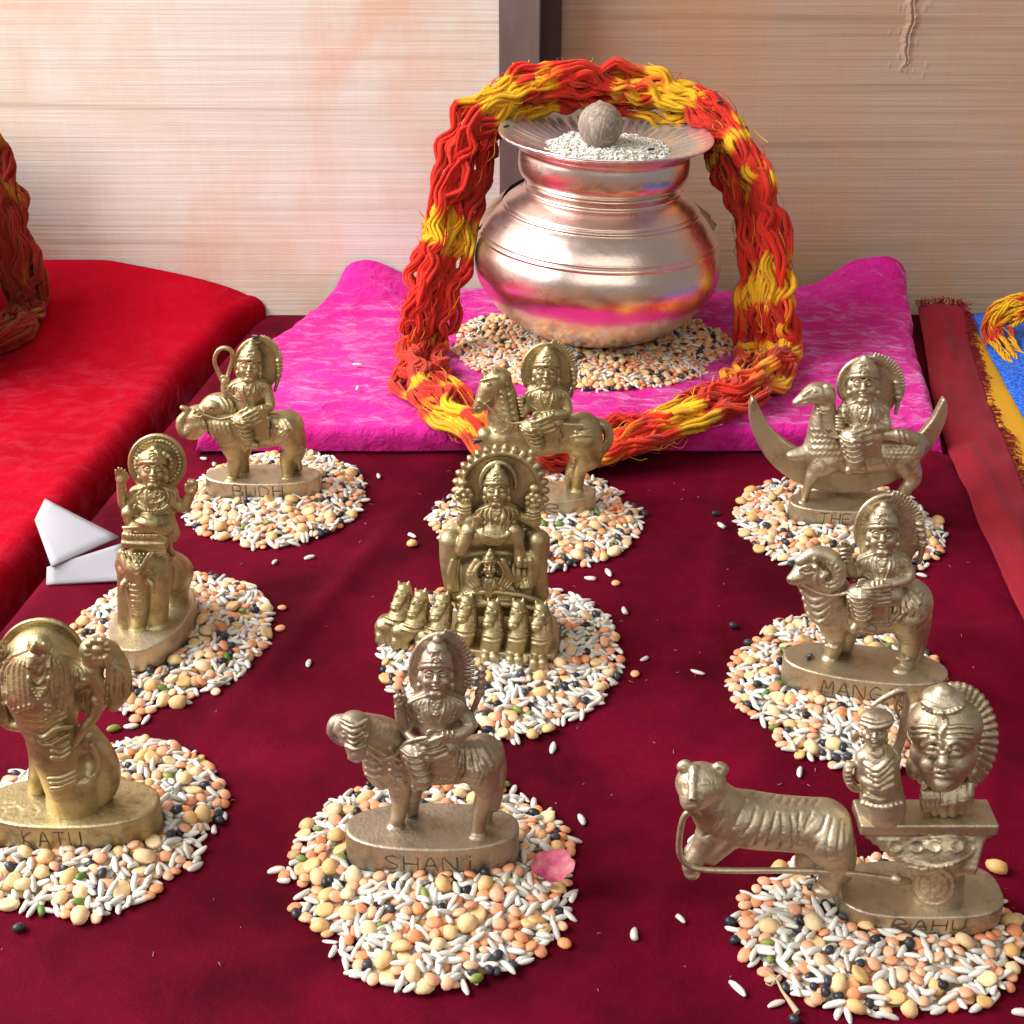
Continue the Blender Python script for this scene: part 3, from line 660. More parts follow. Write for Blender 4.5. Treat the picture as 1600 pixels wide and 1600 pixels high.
GM = {'rice_grain': grain_mat('rice', (.66, .61, .52), (.82, .79, .72), .34, .35), 'orange_lentil': grain_mat('lentil', (.80, .29, .12), (.88, .52, .32), .5, .2),
      'split_chickpea': grain_mat('chickpea', (.76, .43, .15), (.88, .66, .38), .5, .2), 'black_gram': grain_mat('black_gram', (.018, .019, .026), (.055, .055, .07), .35),
      'green_gram': grain_mat('green_gram', (.10, .22, .03), (.26, .30, .06), .45)}
KINDS = list(GM); MIX = np.array([.60, .255, .085, .048, .012])
SHAPES = {k: [grain_shape(k, v) for v in range(7)] for k in KINDS}
HALF = {'rice_grain': (3.3, 1.2, .95), 'orange_lentil': (2.4, 2.3, 1.1), 'split_chickpea': (3.5, 3.1, 1.5), 'black_gram': (2.3, 1.8, 1.6), 'green_gram': (2.6, 1.5, 1.3)}
def _gm(k, v):
    P, F4, F3 = SHAPES[k][v]; return make_mesh(k, P, [F4, F3], GM[k])
GMESH = {k: [_gm(k, v) for v in range(7)] for k in KINDS}
core_m = Mat('grain_bed', Roughness=.7); cv = core_m.node('ShaderNodeTexVoronoi', i_Vector=core_m.coord((330, 330, 330)), i_Scale=1.0).outputs['Color']
core_m.set('Color', core_m.ramp(core_m.node('ShaderNodeSeparateColor', i_0=cv).outputs[0], [(0, (.03, .03, .03)), (.12, (.55, .52, .46)), (.55, (.60, .56, .50)), (.6, (.55, .26, .12)), (.85, (.55, .36, .15))])); M['bed'] = core_m.m

def euler_from(nrm, yaw):
    n = np.asarray(nrm, float); n /= np.linalg.norm(n)
    x = np.array([math.cos(yaw), math.sin(yaw), 0]); x -= n * (x @ n); x /= np.linalg.norm(x); return np.stack([x, np.cross(n, x), n], 1)
from mathutils import Matrix
def put_grain(kind, v, parent, p, R, scale=1.0):
    o = bpy.data.objects.new(kind, GMESH[kind][v]); COL.objects.link(o)
    if parent is not None: o.parent = parent
    o.matrix_local = Matrix.LocRotScale([c / 1000 for c in p], Matrix(R.tolist()).to_quaternion(), (scale,) * 3)
    return o
def mound(label, c, rx, ry, H, foot=None, seed=0, scale=.87, z0=0.0, n_obj=300, dens=1.0, mix=MIX, rot=0.0, skip=None, zf=None, parent=None, name='grain_mound', inner=0.0, cover=1.0, cat='grain'):
    """heap of grain: c centre on the cloth; foot = (fx, fy, dx, dy, ang, ztop) footprint of the base that stands in it"""
    rg = np.random.default_rng(seed); g = parent or thing(name, (c[0], c[1], z0), label, cat, 'mixed grain mounds')
    ang_n = rg.uniform(0, 50)
    def rho(x, y):
        xr, yr = x * math.cos(rot) + y * math.sin(rot), -x * math.sin(rot) + y * math.cos(rot)
        a = np.arctan2(yr / ry, xr / rx); k = 1 + .26 * (vnoise(a * 1.6 + ang_n + 20, a * 0 + seed, 400) - .5) + .15 * (vnoise(a * 5 + ang_n + 20, a * 0 + seed, 401) - .5)
        return np.sqrt((xr / rx) ** 2 + (yr / ry) ** 2) / k
    def top(x, y):
        r_ = rho(x, y); h = H * np.clip(1 - r_ ** 2.4, 0, None) ** .8
        return h if zf is None else zf(x, y, r_, h)
    st = .7; ex = max(rx, ry) * 1.3; gx = np.arange(-ex, ex, st); X, Y = np.meshgrid(gx, gx, indexing='ij'); T = T0 = top(X, Y); RH = rho(X, Y); near = lambda G_, x, y: float(G_[min(max(int((x + ex) / st + .5), 0), len(gx) - 1), min(max(int((y + ex) / st + .5), 0), len(gx) - 1)])
    Hm = np.where(RH < .96, np.maximum(T - 2.6 * scale, 0), 0.0)
    if foot:
        fx, fy, dx, dy, fa, fz = foot; ca, sa = math.cos(fa), math.sin(fa)
        infoot = lambda x, y, k=1.0: (np.abs((ca * (x - dx) + sa * (y - dy)) / (fx * k)) ** 2.5 + np.abs((-sa * (x - dx) + ca * (y - dy)) / (fy * k)) ** 2.5) < 1
    else: infoot = lambda x, y, k=1.0: np.zeros(np.shape(x), bool)
    if foot:
        F_ = infoot(X, Y, .98); T = np.where(F_, np.minimum(T, fz), T); Hm = np.where(F_, np.minimum(Hm, fz - 1.5), Hm)
    # bed under the loose grain
    nb = 40; bu = np.linspace(0, 1, nb); ba = np.arange(48) / 48 * 2 * math.pi
    BV = []
    for q in bu:
        for a in ba:
            x, y = rx * .94 * q * math.cos(a), ry * .94 * q * math.sin(a); x, y = x * math.cos(rot) - y * math.sin(rot), x * math.sin(rot) + y * math.cos(rot)
            z = near(T0, x, y) - 2.2 * scale
            if foot and infoot(x, y, 1.0): z = min(z, fz - 1.2)
            BV.append((x, y, max(z, -.6) if q < 1 else -.6))
    bed = link('bed', make_mesh('grain_bed', BV, grid_faces(nb, 48, False, True), M['bed']), g); bed['kind'] = 'stuff'
    area = math.pi * rx * ry * (1 - inner ** 2); N = int(area / (15.5 * scale ** 2) * 2.5 * dens); placed = []
    for i in range(N):
        k = KINDS[rg.choice(5, p=mix)]; v = int(rg.integers(7)); sc = scale * rg.uniform(.86, 1.14); hx, hy, hz = (q * sc for q in HALF[k])
        for tr in range(6):
            a, r_ = rg.uniform(0, 2 * math.pi), math.sqrt(rg.uniform(inner ** 2, 1.0)) * 1.02
            x, y = rx * r_ * math.cos(a), ry * r_ * math.sin(a); x, y = x * math.cos(rot) - y * math.sin(rot), x * math.sin(rot) + y * math.cos(rot)
            if skip is not None and skip(x, y): continue
            if infoot(x, y, 1.04): continue
            rq = near(RH, x, y)
            if rq > 1.03 + .05 * rg.random(): continue
            yaw = rg.uniform(0, 2 * math.pi); cx_, sx_ = math.cos(yaw), math.sin(yaw)
            i0, i1 = int((x - hx + ex) / st), int((x + hx + ex) / st) + 2; j0, j1 = int((y - hx + ex) / st), int((y + hx + ex) / st) + 2
            if i0 < 0 or j0 < 0 or i1 > len(gx) or j1 > len(gx): continue
            sx, sy = X[i0:i1, j0:j1] - x, Y[i0:i1, j0:j1] - y; a_, b_ = cx_ * sx + sx_ * sy, -sx_ * sx + cx_ * sy
            e = (a_ / hx) ** 2 + (b_ / hy) ** 2; msk = e < 1
            if not msk.any(): continue
            hh = Hm[i0:i1, j0:j1][msk]; zc = np.partition(hh, int(.72 * (len(hh) - 1)))[int(.72 * (len(hh) - 1))]
            tgt = near(T0, x, y)
            if zc > tgt + .5 * scale: continue
            am, bm_ = a_[msk], b_[msk]
            sa_ = np.clip(((am * (hh - hh.mean())).sum() / ((am ** 2).sum() + 2)), -.45, .45); sb_ = np.clip(((bm_ * (hh - hh.mean())).sum() / ((bm_ ** 2).sum() + 2)), -.45, .45)
            sa_ += rg.normal(0, .10); sb_ += rg.normal(0, .12)
            nrm = np.array([-sa_ * cx_ + sb_ * sx_, -sa_ * sx_ - sb_ * cx_, 1]); z = max(zc + hz * .62, hz * .9)
            prof = z + hz * np.sqrt(np.clip(1 - e[msk], 0, 1)) + sa_ * am + sb_ * bm_
            Hm[i0:i1, j0:j1][msk] = np.maximum(hh, prof)
            R = euler_from(nrm, yaw)
            if k == 'split_chickpea' and rg.random() < .35: R = R @ np.diag([1., -1, -1])
            placed.append((k, v, (x, y, z), R, sc, (i0, i1, j0, j1, msk, prof))); break
    score = []
    for k, v, p, R, sc, (i0, i1, j0, j1, msk, prof) in placed:
        vis = (Hm[i0:i1, j0:j1][msk] <= prof + .05).sum(); score.append(vis * (1.0 - .004 * p[1]))
    order = np.argsort(score)[::-1]; first = set(order[:n_obj].tolist()); restV, R4, R3, mi4, mi3, off = [], [], [], [], [], 0
    for i, (k, v, p, R, sc, _) in enumerate(placed):
        if score[i] <= 0: continue
        if i in first: put_grain(k, v, g, p, R, sc)
        else:
            P, F4, F3 = SHAPES[k][v]; restV.append((P * sc) @ R.T + np.array(p)); R4.append(F4 + off); R3.append(F3 + off); off += len(P)
            mi4 += [KINDS.index(k)] * len(F4); mi3 += [KINDS.index(k)] * len(F3)
    if restV:
        o = link('loose_grain', make_mesh('loose_grain', np.vstack(restV), [np.vstack(R4), np.vstack(R3)], [GM[k] for k in KINDS], mi=mi4 + mi3), g); o['kind'] = 'stuff'
    return g
# ================================================================ brass figurines
def brass(name, a, b, tarnish, rough=(.26, .44), metal=.92):
    m = Mat(name)
    n = m.noise(m.coord((38, 38, 38)), 1, 5, .6); g = m.noise(m.coord((900, 900, 900)), 1, 3, .6); t = m.noise(m.coord((120, 120, 120), loc=(3, 1, 5)), 1, 6, .7)
    c = m.mix(m.ramp(n, [(.35, (0, 0, 0)), (.65, (1, 1, 1))]), a, b)
    c = m.mix(m.math('MULTIPLY', m.ramp(t, [(.50, (0, 0, 0)), (.68, (1, 1, 1))]), .72), c, tarnish); m.set('Color', c)
    r = m.node('ShaderNodeMapRange', i_Value=n); r.inputs[3].default_value = rough[0]; r.inputs[4].default_value = rough[1]
    m.set('Roughness', r.outputs[0]); m.set('Metallic', metal); n1 = m.bump(t, .25, .0012); m.bump(g, .35, .0006, n1); return m.m
M['brass_gold'] = brass('golden_brass', (.44, .35, .175), (.54, .445, .24), (.21, .16, .085), (.38, .56))
M['brass_pale'] = brass('pale_brass', (.53, .435, .285), (.62, .525, .36), (.29, .225, .145), (.39, .57))
M['brass_brown'] = brass('brown_brass', (.43, .34, .24), (.52, .425, .31), (.23, .175, .12), (.41, .59))
im = Mat('grime_in_engraving', Roughness=.8, Color=(.09, .06, .03)); M['ink'] = im.m
# engraved capitals as strokes in a unit box
STROKES = {'L': [[(0, 1), (0, 0), (.85, 0)]], 'A': [[(0, 0), (.5, 1), (1, 0)], [(.2, .38), (.8, .38)]], 'B': [[(0, 0), (0, 1), (.75, .95), (.8, .6), (.1, .5)], [(.1, .5), (.95, .4), (.9, .05)]], 'D': [[(0, 0), (0, 1), (.7, .85), (.95, .5), (.7, .12), (0, 0)]],
    'E': [[(.9, 1), (0, 1), (0, 0), (.9, 0)], [(0, .5), (.7, .5)]], 'G': [[(.95, .85), (.5, 1), (.1, .7), (.1, .3), (.5, 0), (.95, .2), (.95, .45), (.6, .45)]], 'H': [[(0, 0), (0, 1)], [(1, 0), (1, 1)], [(0, .5), (1, .5)]],
    'i': [[(.5, 0), (.5, .62)], [(.5, .85), (.5, .95)]], 'K': [[(0, 0), (0, 1)], [(.9, 1), (0, .45), (.9, 0)]], 'M': [[(0, 0), (.1, 1), (.5, .35), (.9, 1), (1, 0)]], 'N': [[(0, 0), (0, 1), (.95, 0), (.95, 1)]],
    'R': [[(0, 0), (.1, 1), (.75, .95), (.85, .6), (.1, .48), (.95, 0)]], 'S': [[(.95, .9), (.5, 1), (.08, .78), (.45, .52), (.95, .28), (.5, 0), (.03, .12)]], 'T': [[(0, 1), (1, 1)], [(.5, 1), (.5, 0)]], 'U': [[(0, 1), (.05, .15), (.5, 0), (.9, .15), (.95, 1)]]}

class Loc(np.ndarray):
    pass
class Fig:
    """a figurine drawn on the board: crop origin and scale, base centre, depth offsets in drawing units"""
    def __init__(s, x0, y0, sc, bu=None, bv=None, z0=4.0, B=None):
        s.x0, s.y0, s.sc = x0, y0, sc; s.B = ground(x0 + bu * sc, y0 + bv * sc, z0) if B is None else B
        s.m = sc / px_per_mm(s.B + [0, 0, 32])
    def p(s, u, v, d=0.0): return at(s.x0 + u * s.sc, s.y0 + v * s.sc, s.B[1] + d * s.m) - s.B
    def g(s, u, v, z=12.0): return (ground(s.x0 + u * s.sc, s.y0 + v * s.sc, s.B[2] + z) - s.B).view(Loc)
    def P(s, pts): return np.array([np.asarray(q) if isinstance(q, Loc) else s.p(*q) for q in pts])
    def T(s, S, pts, r, k=5, sub=False, n=4):
        A = s.P(pts); C = catmull(A, n) if len(A) > 2 else catmull(A, 2); r = np.atleast_1d(np.asarray(r, float))
        R = np.interp(np.linspace(0, 1, len(C)), np.linspace(0, 1, len(r)), r) if len(r) > 1 else np.full(len(C), r[0])
        S.tube(C, R * s.m, k * s.m, sub)
    def E(s, S, c, r, rot=0, k=5, sub=False):
        r = np.asarray(r, float) * np.ones(3); c = np.asarray(c) if isinstance(c, Loc) else s.p(*c)
        S.ball(c, np.array([r[0], r[2] if len(r) > 2 else r[0], r[1]]) * s.m, rotmat(0, rot, 0) if rot else None, k * s.m, sub)
    def plate(s, S, pts, d, th, k=4, rnd=3, sub=False):
        Q = np.array([s.p(u, v, d)[[0, 2]] for u, v in pts]); S.prism(Q, (d - th) * s.m, (d + th) * s.m, 1, rnd * s.m, k * s.m, sub)

    # decoration laid onto the finished surface of a solid: curves and dots drawn on the board are dropped onto it
    def drop(s, S, uv):
        D = np.array([ray(s.x0 + u * s.sc, s.y0 + v * s.sc) for u, v in uv]); D /= np.linalg.norm(D, axis=1)[:, None]
        O = np.array([0, 0, CAM_H]) - s.B; t = (-45 - O[1]) / D[:, 1]; ok = np.zeros(len(t), bool); live = np.arange(len(t))
        for _ in range(70):
            f = S.value(O + D[live] * t[live, None]); hit = f < .04; ok[live[hit]] = True; t[live[~hit]] += np.maximum(f[~hit] * .85, .06)
            live = live[~hit]; live = live[(O + D[live] * t[live, None])[:, 1] < 40]
            if not len(live): break
        return O + D * t[:, None], ok
    def onto(s, S, curves, r, k=3, sub=False, n=3):
        C = [catmull(np.array([[q[0], q[1], 0] for q in c], float), n if len(c) > 2 else 4)[:, :2] for c in curves]
        if not C: return
        P, ok = s.drop(S, np.vstack(C)); i = 0; r = np.atleast_1d(np.asarray(r, float))
        for c in C:
            p, o = P[i:i + len(c)], ok[i:i + len(c)]; i += len(c); R = np.interp(np.linspace(0, 1, len(c)), np.linspace(0, 1, len(r)), r) * s.m
            # cut the curve where it leaves the surface or jumps to another part
            run = []
            for j in range(len(c) + 1):
                if j < len(c) and o[j] and (not run or np.linalg.norm(p[j] - p[run[-1]]) < 3.5): run.append(j); continue
                if len(run) > 1: S.tube(p[run], R[run], k * s.m, sub)
                run = [j] if j < len(c) and o[j] else []
    def dots(s, S, uv, r, k=2):
        P, ok = s.drop(S, uv)
        for p, o in zip(P, ok):
            if o: S.ball(p, np.ones(3) * r * s.m, None, k * s.m)
def oval(a, b, n=2.3, ang=0.0, N=72):
    t = np.arange(N) / N * 2 * math.pi; c, s_ = np.cos(t), np.sin(t)
    x, y = a * np.sign(c) * np.abs(c) ** (2 / n), b * np.sign(s_) * np.abs(s_) ** (2 / n); ca, sa = math.cos(ang), math.sin(ang)
    return np.stack([x * ca - y * sa, x * sa + y * ca], 1)
def make_base(fig, T, mat, a, b, h, ang=0.0, text=None, xs=(-.5, .5), size=5.0, zc=None, n=2.3, extra=None, hv=.48):
    """oval plinth with engraved capitals; xs = start/end of the word along the front as fractions of the half width"""
    S = Solid(); S.prism(oval(a, b, n, ang), 0, h, 2, .7, .3)
    if extra: extra(S)
    Ls = []
    if text:
        ca, sa = math.cos(ang), math.sin(ang); N = len(text); zc = h * .5 if zc is None else zc
        for i, ch in enumerate(text):
            if ch == ' ': continue
            w = (xs[1] - xs[0]) * a / N
            for st in STROKES[ch]:
                P = []
                for (x, y) in catmull(np.array([[*q, 0] for q in st]), 3)[:, :2]:
                    X = xs[0] * a + (i + .12 + .72 * x) * w; Yb = -b * max(0.0, 1 - abs(X / a) ** n) ** (1 / n); P.append((X * ca - Yb * sa, X * sa + Yb * ca, zc + (y - .5) * size))
                P = np.array(P); S.tube(P, .40, .1, True)
                nrm = P * [1, 1, 0]; nrm[:, 0] /= a ** 2; nrm[:, 1] /= b ** 2; nrm /= np.linalg.norm(nrm, axis=1)[:, None] + 1e-9
                Ls.append(sweep(P - nrm * .26, .22, 5))
    o = link('base', S.mesh('base', mat, hv), T)
    if Ls:
        off, V, F = 0, [], []
        for v, f in Ls: V.append(v); F.append(f + off); off += len(v)
        link('engraved_lettering', make_mesh('engraved_lettering', np.vstack(V), np.vstack(F), M['ink']), o)
    return o

def deity(fig, S, chin, U, d0, crown=1.0, face=True, torso=True, folds=5, tilt=0.0, drop=1.0):
    """head with crown, neck, draped torso; all lengths in face widths U measured from the chin"""
    F = fig; ct, st = math.cos(tilt), math.sin(tilt)
    def u(x, y, d):
        if y < .05 and tilt: x, y = x * ct - y * st, x * st + y * ct
        return (chin[0] + x * U, chin[1] + y * U, d0 + d * U)
    t = lambda pts, r, k=.05, sub=False, n=4: F.T(S, [u(*q) for q in pts], np.atleast_1d(r) * U, k * U, sub, n)
    e = lambda c, r, k=.05, sub=False, rot=0: F.E(S, u(*c), np.asarray(r, float) * np.ones(3) * U, rot, k * U, sub)
    e((0, -.52, -.05), (.47, .60, .50), .1); e((0, -.2, -.18), (.34, .34, .36), .12)
    if face:
        for s_ in (-1, 1):
            e((.21 * s_, -.54, -.66), (.17, .11, .13), .08, True)
            e((.20 * s_, -.55, -.50), (.135, .07, .09), .02); t([(.06 * s_, -.55, -.54), (.2 * s_, -.64, -.56), (.36 * s_, -.54, -.44)], .032, .02)
            t([(.08 * s_, -.50, -.54), (.2 * s_, -.475, -.56), (.34 * s_, -.51, -.44)], .024, .02)
            t([(.05 * s_, -.68, -.57), (.2 * s_, -.76, -.54), (.38 * s_, -.66, -.42)], .045, .04)
            e((.27 * s_, -.33, -.42), (.15, .15, .13), .12); e((.085 * s_, -.345, -.64), .07, .04)
            e((.49 * s_, -.5, -.06), (.10, .21, .15), .05); e((.51 * s_, -.23, -.12), (.11, .13, .11), .03); e((.51 * s_, -.1, -.14), .07, .03)
        t([(0, -.66, -.55), (0, -.5, -.62), (0, -.37, -.71)], [.055, .07, .10], .06)
        t([(-.18, -.20, -.50), (-.06, -.235, -.585), (0, -.215, -.60), (.06, -.235, -.585), (.18, -.20, -.50)], .04, .02); t([(-.12, -.14, -.51), (0, -.125, -.58), (.12, -.14, -.51)], .05, .03)
        e((0, -.0, -.47), (.16, .12, .14), .08)
    if crown:
        c = crown
        t([(-.52, -.78, -.02), (-.40, -.84, -.36), (0, -.86, -.60), (.40, -.84, -.36), (.52, -.78, -.02)], .075, .03); t([(-.50, -.92, -.02), (-.38, -.98, -.36), (0, -1.0, -.56), (.38, -.98, -.36), (.5, -.92, -.02)], .055, .03)
        e((.02, -1.0 - .08 * c, -.06), (.47, .26 + .10 * c, .46), .08); e((.03, -1.05 - .33 * c, -.05), (.31, .22, .31), .05); e((.04, -1.08 - .52 * c, -.04), (.15, .17, .15), .04)
        a = np.linspace(0, 2 * math.pi, 13); t([(.15 * math.cos(q), -.97 + .15 * math.sin(q), -.57) for q in a], .032, .02, n=1); e((0, -.97, -.58), .065, .02)
        for q in (-.75, -.45, .45, .75): t([(.42 * math.sin(q), -.95, -.44 * math.cos(q)), (.34 * math.sin(q) + .02, -1.2, -.40 * math.cos(q)), (.2 * math.sin(q) + .03, -1.2 - .18 * c, -.26 * math.cos(q))], .04, .03)
        t([(-.26, -1.1 - .18 * c, -.2), (0, -1.12 - .18 * c, -.38), (.3, -1.1 - .18 * c, -.2)], .04, .03)
    if torso:
        D = drop
        t([(0, .0, 0), (0, .45 * D, 0), (0, 1.0 * D, 0), (0, 1.2 * D, .05)], [.32, .58, .58, .56], .1); t([(-.62, .36, .02), (0, .14, 0), (.66, .36, .02)], [.30, .34, .31], .12)
        for s_ in (-1, 1): e((.56 * s_, .76 * D, .12), (.40, .52, .32), .15)
        q_ = lambda pts: [(chin[0] + x * U, chin[1] + y * U) for x, y in pts]
        fold = lambda x, g: [q_([(s_ * (x * .42 + .07), .02 + .12 * x + g), (s_ * (x + .06), .26 + .12 * x), (s_ * (x + .05), .58 + .10 * x), (s_ * (x * .55), .98 * D)]) for s_ in (-1, 1)]
        xs = np.linspace(.22, .78, folds)
        F.onto(S, [c for x in xs for c in fold(x, 0)], np.array([.05, .085, .085, .04]) * U, .012 * U)
        F.onto(S, [c for x in (xs[:-1] + xs[1:]) / 2 for c in fold(x, .06)], np.array([.03, .055, .055, .03]) * U, .02 * U, True)
        F.onto(S, [q_([(-w, .06), (-w * .75, dp * .75), (0, dp), (w * .75, dp * .75), (w, .06)]) for w, dp in ((.10, .18), (.14, .34), (.17, .52))], .045 * U, .012 * U)
        F.dots(S, q_([(.13 * q, .45 - .15 * q * q) for q in np.linspace(-1, 1, 5)] + [(0, .64), (-.05, .72), (.05, .72)]), .045 * U, .02 * U)
    return u, t, e
def arm(fig, S, pts, r, U, cuff=True, fingers=4, palm=.17, curl=.3, up=False):
    """limb through pts (drawing units); ends in a hand with fingers and thumb"""
    F = fig; F.T(S, pts, np.asarray(r) * U, .06 * U)
    a, b = np.array(pts[-2], float), np.array(pts[-1], float); dv = b - a; dv /= np.linalg.norm(dv) + 1e-9; nrm = np.array([-dv[1], dv[0], 0]); nrm /= np.linalg.norm(nrm) + 1e-9
    if cuff:
        for q in (.34, .24, .14):
            c = b - dv * q * U * 1.6; F.T(S, [c - nrm * r[-1] * U * .8 + [0, 0, -.5 * r[-1] * U], c + [0, 0, -r[-1] * U * 1.0], c + nrm * r[-1] * U * .8 + [0, 0, -.5 * r[-1] * U]], .04 * U, .02 * U)
    F.E(S, tuple(b + dv * .08 * U), (palm * U, palm * U, .12 * U), k=.06 * U)
    for i in range(fingers):
        o = (i - (fingers - 1) / 2) * .085 * U * (2 * palm / .34); L = [.26, .32, .30, .24, .2][i] * U * palm / .17
        q0 = b + dv * .1 * U + nrm * o; q1 = q0 + dv * L * .6 + nrm * o * .15 + [0, 0, -.02 * U]; q2 = q1 + dv * L * .5 * (1 - curl) + [0, curl * L * .5, curl * L * .2]
        F.T(S, [tuple(q0), tuple(q1), tuple(q2)], [.055 * U, .05 * U, .04 * U], .015 * U)
    F.T(S, [tuple(b + nrm * palm * U * .8), tuple(b + nrm * palm * U * 1.35 + dv * .12 * U), tuple(b + nrm * palm * U * 1.2 + dv * .28 * U)], [.06 * U, .055 * U, .045 * U], .02 * U)
def leg(fig, S, hip, knee, ankle, foot, U, r=(.42, .40, .32), folds=5):
    r = tuple(max(a, b) for a, b in zip(r, (.42, .40, .32)))
    F = fig; F.T(S, [hip, knee], np.array([r[0], r[1]]) * U, .08 * U); F.T(S, [knee, ankle], np.array([r[1], r[2]]) * U, .08 * U)
    k, a = np.array(knee, float), np.array(ankle, float)
    cs = []
    for q in np.linspace(.05, 1.0, folds):
        c = k + (a - k) * q; w = (r[1] + (r[2] - r[1]) * q) * U * 1.0
        cs.append([(c[0] - w, c[1] - .12 * U), (c[0] - w * .55, c[1] + .03 * U), (c[0] + w * .1, c[1] + .08 * U), (c[0] + w * .75, c[1] - .02 * U), (c[0] + w, c[1] - .12 * U)])
    F.onto(S, cs, .07 * U, .02 * U); F.onto(S, [[(x, y + .09 * U) for x, y in c] for c in cs[:-1]], .04 * U, .02 * U, True)
    F.T(S, [ankle, foot], np.array([.21, .16]) * U, .05 * U); f = np.array(foot, float); dv = f - a; dv /= np.linalg.norm(dv) + 1e-9
    for i in range(5):
        F.E(S, tuple(f + dv * .08 * U + [0, (i - 2) * .045 * U, -.02 * U]), (.05 * U, .04 * U, .05 * U), k=.015 * U)
def thigh_folds(fig, S, hip, knee, U, r=.33, n=4):
    h, k = np.array(hip, float), np.array(knee, float); d = (k - h); nr = np.array([-d[1], d[0], 0]); nr /= np.linalg.norm(nr) + 1e-9
    r = r * 1.15
    fig.onto(S, [[(h + nr * q * r * U)[:2], ((h + k) / 2 + nr * q * r * U * .95 + [0, .06 * U, 0])[:2], (k + nr * q * r * U * .5)[:2]] for q in np.linspace(-.8, .8, n)], np.array([.06, .07, .05]) * U, .015 * U)
def halo(fig, H, chin, U, d, cx=0.02, cy=-.55, rx=.98, ry=1.14, bot=.75, rope=True, beads=True, th=.10):
    """arched plate behind the head with a raised rim; roped on the viewer's right"""
    F = fig; A = np.radians(np.linspace(205, -25, 40)); arc = [(chin[0] + (cx + rx * math.cos(a)) * U, chin[1] + (cy - ry * math.sin(a)) * U) for a in A]
    poly = arc + [(chin[0] + .62 * U, chin[1] + bot * U), (chin[0] - .62 * U, chin[1] + bot * U)]
    F.plate(H, poly, d, th * U, .03 * U, .03 * U)
    F.T(H, [(*q, d - .06 * U) for q in arc[:24 if rope else 40]], .085 * U, .03 * U, n=1)
    if rope:
        for i in range(21, 40):
            (x, y) = arc[i]; ang = A[i]; s_ = .13 * U
            F.T(H, [(x - s_ * math.cos(ang) * 1.1, y + s_ * math.sin(ang) * .9, d - .1 * U), (x + s_ * math.cos(ang) * .7, y - s_ * math.sin(ang) * 1.1, d - .1 * U)], .055 * U, .02 * U)
    if beads:
        for a in np.radians(np.linspace(190, -10, 26)): F.E(H, (chin[0] + (cx + (rx - .2) * math.cos(a)) * U, chin[1] + (cy - (ry - .2) * math.sin(a)) * U, d - th * U), .045 * U, k=.02 * U)
def mace(fig, S, pts, U, r=.11, ribs=6):
    F = fig; F.T(S, pts, np.array([r * .7, r, r]) * U, .03 * U); P = catmull(np.array(pts, float), 8); n = len(P)
    for q in np.linspace(.5, 1.0, ribs):
        c = P[int(q * (n - 1))]; F.E(S, tuple(c), (r * 1.65 * U, r * .55 * U, r * 1.5 * U), k=.02 * U, rot=0)
    F.E(S, tuple(P[-1]), r * 1.1 * U, k=.03 * U)
def saddle_cloth(fig, C, quad, d, U):
    """hanging cloth panel with a beaded border; quad = corners (tl, tr, br, bl)"""
    F = fig; F.plate(C, quad, d, .05 * U, .02 * U, .03 * U); q = [np.array(p, float) for p in quad]
    for i in (1, 2, 3):
        a, b = q[i], q[(i + 1) % 4]; F.T(C, [(*a, d - .06 * U), (*((a + b) / 2), d - .06 * U), (*b, d - .06 * U)], .035 * U, .01 * U)
    c = sum(q) / 4
    for i in (1, 2):
        a, b = q[i] * .84 + c * .16, q[(i + 1) % 4] * .84 + c * .16; n = max(3, int(np.linalg.norm(b - a) / (.12 * U)))
        for t_ in np.linspace(0, 1, n): F.E(C, (*(a + (b - a) * t_), d - .07 * U), .042 * U, k=.01 * U)
def ridges(fig, S, curves, r, k=2, sub=False): fig.onto(S, curves, np.asarray(r) * (1.0 if sub else 1.3), k, sub)
def finish(T, parts, mat, h):
    for name, S in parts:
        if S.ops: link(name, S.mesh(name, mat, h * (.74 if name in ('rider', 'deity', 'body', 'attendant', 'deity_head', 'charioteer') else 1.3 if name in ('crescent', 'mace', 'pedestal') else 1.08)), T)

